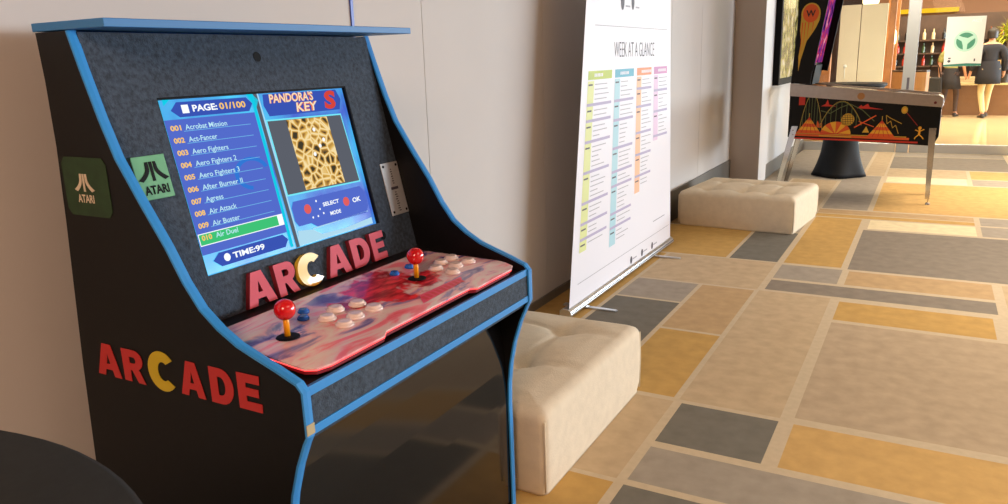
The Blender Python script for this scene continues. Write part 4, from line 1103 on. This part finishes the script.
    for a_,b_ in zip(rings,rings[1:]):
        for q in range(n): bm.faces.new((a_[q],a_[(q+1)%n],b_[(q+1)%n],b_[q]))
    bm.faces.new(rings[0]); bm.faces.new(rings[-1][::-1]); link('hair',bm,hair_m,t,smooth=True)
    # clothing: the same joints, a little wider
    def sub(names, EE, grow, m_, nm, root):
        idx={n_:i for i,n_ in enumerate(names)}
        return skin_body(nm,[vs[ids[n_]][0] for n_ in names],[(idx[a],idx[b]) for a,b in EE],[tuple(c*k+grow for c in vs[ids[n_]][1]) for n_ in names],m_,t,root=idx[root])
    tn=['pel','wst','chs','nkb','sh-1','el-1','sh1','el1']; te=[('pel','wst'),('wst','chs'),('chs','nkb'),('nkb','sh-1'),('sh-1','el-1'),('nkb','sh1'),('sh1','el1')]
    if jacket: tn+=['wr-1','wr1','hip-1','hip1']; te+=[('el-1','wr-1'),('el1','wr1'),('pel','hip-1'),('pel','hip1')]
    sub(tn,te,.038 if jacket else .024,top_m,'jacket' if jacket else 'shirt','pel')
    if jacket:
        bm=bmesh.new(); lathe(bm,[(.16*k,1.10*k),(.195*k,.98*k),(.205*k,.82*k),(.210*k,.66*k),(.200*k,.66*k),(.17*k,.95*k)],(0,0,0),32,fn=lambda r,z,a:r*(1+.06*math.cos(2*a)),cap=False); link('coat_hem',bm,top_m,t,smooth=True)
    if skirt:
        bm=bmesh.new(); lathe(bm,[(.125*k,1.04*k),(.155*k,.95*k),(.185*k,.80*k),(.215*k,.60*k),(.205*k,.60*k),(.15*k,.9*k)],(0,0,0),32,fn=lambda r,z,a:r*(1+.04*math.sin(7*a)*(1 if z<.9 else 0)),cap=False); link('skirt',bm,skirt,t,smooth=True)
        ln=['hip-1','kn-1','an-1','pel','hip1','kn1','an1']; sub(ln,[('pel','hip-1'),('hip-1','kn-1'),('kn-1','an-1'),('pel','hip1'),('hip1','kn1'),('kn1','an1')],.004,leg_m,'tights','pel')
    else:
        ln=['pel','hip-1','kn-1','an-1','hip1','kn1','an1']; sub(ln,[('pel','hip-1'),('hip-1','kn-1'),('kn-1','an-1'),('pel','hip1'),('hip1','kn1'),('kn1','an1')],.010,leg_m,'trousers','pel')
    for s_ in (-1,1):
        x,y=feet[s_]; bm=bmesh.new(); rings=[]
        for (yy,w,h) in ((-.06,.020,.05),(-.045,.034,.085),(0,.038,.09),(.06,.040,.06),(.12,.044,.045),(.17,.036,.035),(.19,.016,.022)):
            rings.append([bm.verts.new(((x+w*math.cos(2*PI*q/12))*k,(y+yy)*k,max(0,(h/2+h/2*math.sin(2*PI*q/12)))*k)) for q in range(12)])
        for a_,b_ in zip(rings,rings[1:]):
            for q in range(12): bm.faces.new((a_[q],a_[(q+1)%12],b_[(q+1)%12],b_[q]))
        bm.faces.new(rings[0]); bm.faces.new(rings[-1][::-1]); link('shoe',bm,shoe_m,t,smooth=True)
    return t
hairD = mat('dark_hair',(34,26,22),.5); dark = mat('dark_cloth',(34,30,34),.8); shoeD = mat('dark_shoe',(40,28,28),.5)
w_ = person((.30,18.45,0), -.35, 'woman in an olive green shirt and dark skirt walking away behind the glass', 1.62, mat('olive_shirt',(150,146,84),.8), mat('dark_tights',(70,52,48),.7), mat('fair_brown_hair',(120,92,56),.5), shoeD, skirt=dark, hair_long=True)
bm = bmesh.new(); 
prism(bm, [(-.17,0,0),(.17,0,0),(.15,0,.32),(-.15,0,.32)], 0, (0,.10,0)); bg = link('handbag', bm, mat('black_leather',(22,20,22),.5), bevel=.02); bg.location=(.0,18.06,.50)
tag(bg,'black shoulder bag carried by the woman in the olive shirt','bag')
bm = bmesh.new(); tube(bm,[(-.13,.05,.30),(-.08,.05,.52),(.0,.05,.66),(.08,.05,.52),(.13,.05,.30)],.010,8); link('strap', bm, M['black'], bg, smooth=True)
person((.96,18.45,0), .25, 'man in a dark jacket and beige trousers walking away behind the green-symbol poster', 1.72, mat('navy_jacket',(26,26,36),.8), mat('beige_trousers',(206,180,132),.8), hairD, shoeD, jacket=True, arms={-1:((.26,-.03,1.15),(.30,.06,.90)),1:((.26,-.03,1.15),(.30,.10,.90))})

for nm in ('menu_banner','page_icon','hint_button','preview_sparkle','schedule_breaks','rule','banner_logo','logo_caption','row_line','frame_lip'):
    for o in [q for q in list(bpy.data.objects) if q.name.split('.')[0]==nm]: islands(o)
for o in [q for q in list(bpy.data.objects) if q.name.split('.')[0]=='leg_bolt']: islands(o)
# ------------------------------------------------------------------ light
def area(name, loc, target, sx, sy, power, col, spread=None):
    l = bpy.data.lights.new(name,'AREA'); l.shape='RECTANGLE'; l.size=sx; l.size_y=sy; l.energy=power; l.color=col
    if spread: l.spread = spread
    o = bpy.data.objects.new(name,l); COL.objects.link(o); o.location=loc
    d = Vector(target)-Vector(loc); o.rotation_euler = d.to_track_quat('-Z','Y').to_euler(); return o
# daylight through the long window band on the right of the hall
area('window_daylight', (12.0,16.0,1.62), (-1.9,2.6,1.50), 16.0, 1.2, 3600, (.82,.91,1.0))
# warm ceiling panels of the hall
area('hall_ceiling_light_near', (1.3,1.6,2.93), (.9,1.6,0), 2.0, 2.6, 80, (1.0,.84,.64), 1.9)
area('hall_ceiling_light_mid', (1.1,5.2,2.93), (.8,5.2,0), 1.6, 2.6, 98, (1.0,.84,.64), 1.9)
area('hall_ceiling_light_far', (.9,9.0,2.93), (.5,9.0,0), 1.8, 3.4, 185, (1.0,.84,.64), 2.0)
area('wall_fill', (.1,-1.6,2.75), (-1.9,.9,.75), .9, .9, 31, (1.0,.63,.42), 1.7)  # added warm fill for the shaded left wall, no fitting modelled
area('entrance_fill', (-.3,9.3,2.9), (-.4,12.6,1.0), .8, .5, 48, (1.0,.86,.68), 1.4)  # added fill lamp that brightens the poster and cream panels
# lobby
area('lobby_ceiling_light', (.8,16.5,2.9), (.8,16.5,0), 4, 5, 540, (1.0,.84,.62))
area('lobby_bar_light', (.3,19.0,2.6), (.3,19.8,.9), 2.6, .3, 14, (1.0,.72,.42))
w = bpy.data.worlds.new('world'); S.world = w; w.use_nodes = True
bg_ = w.node_tree.nodes['Background']; bg_.inputs['Color'].default_value = (1.0,.66,.50,1); bg_.inputs['Strength'].default_value = .62
S.view_settings.view_transform = 'Standard'; S.view_settings.look = 'None'; S.view_settings.exposure = 0; S.view_settings.gamma = 1
S.view_settings.use_curve_mapping = False
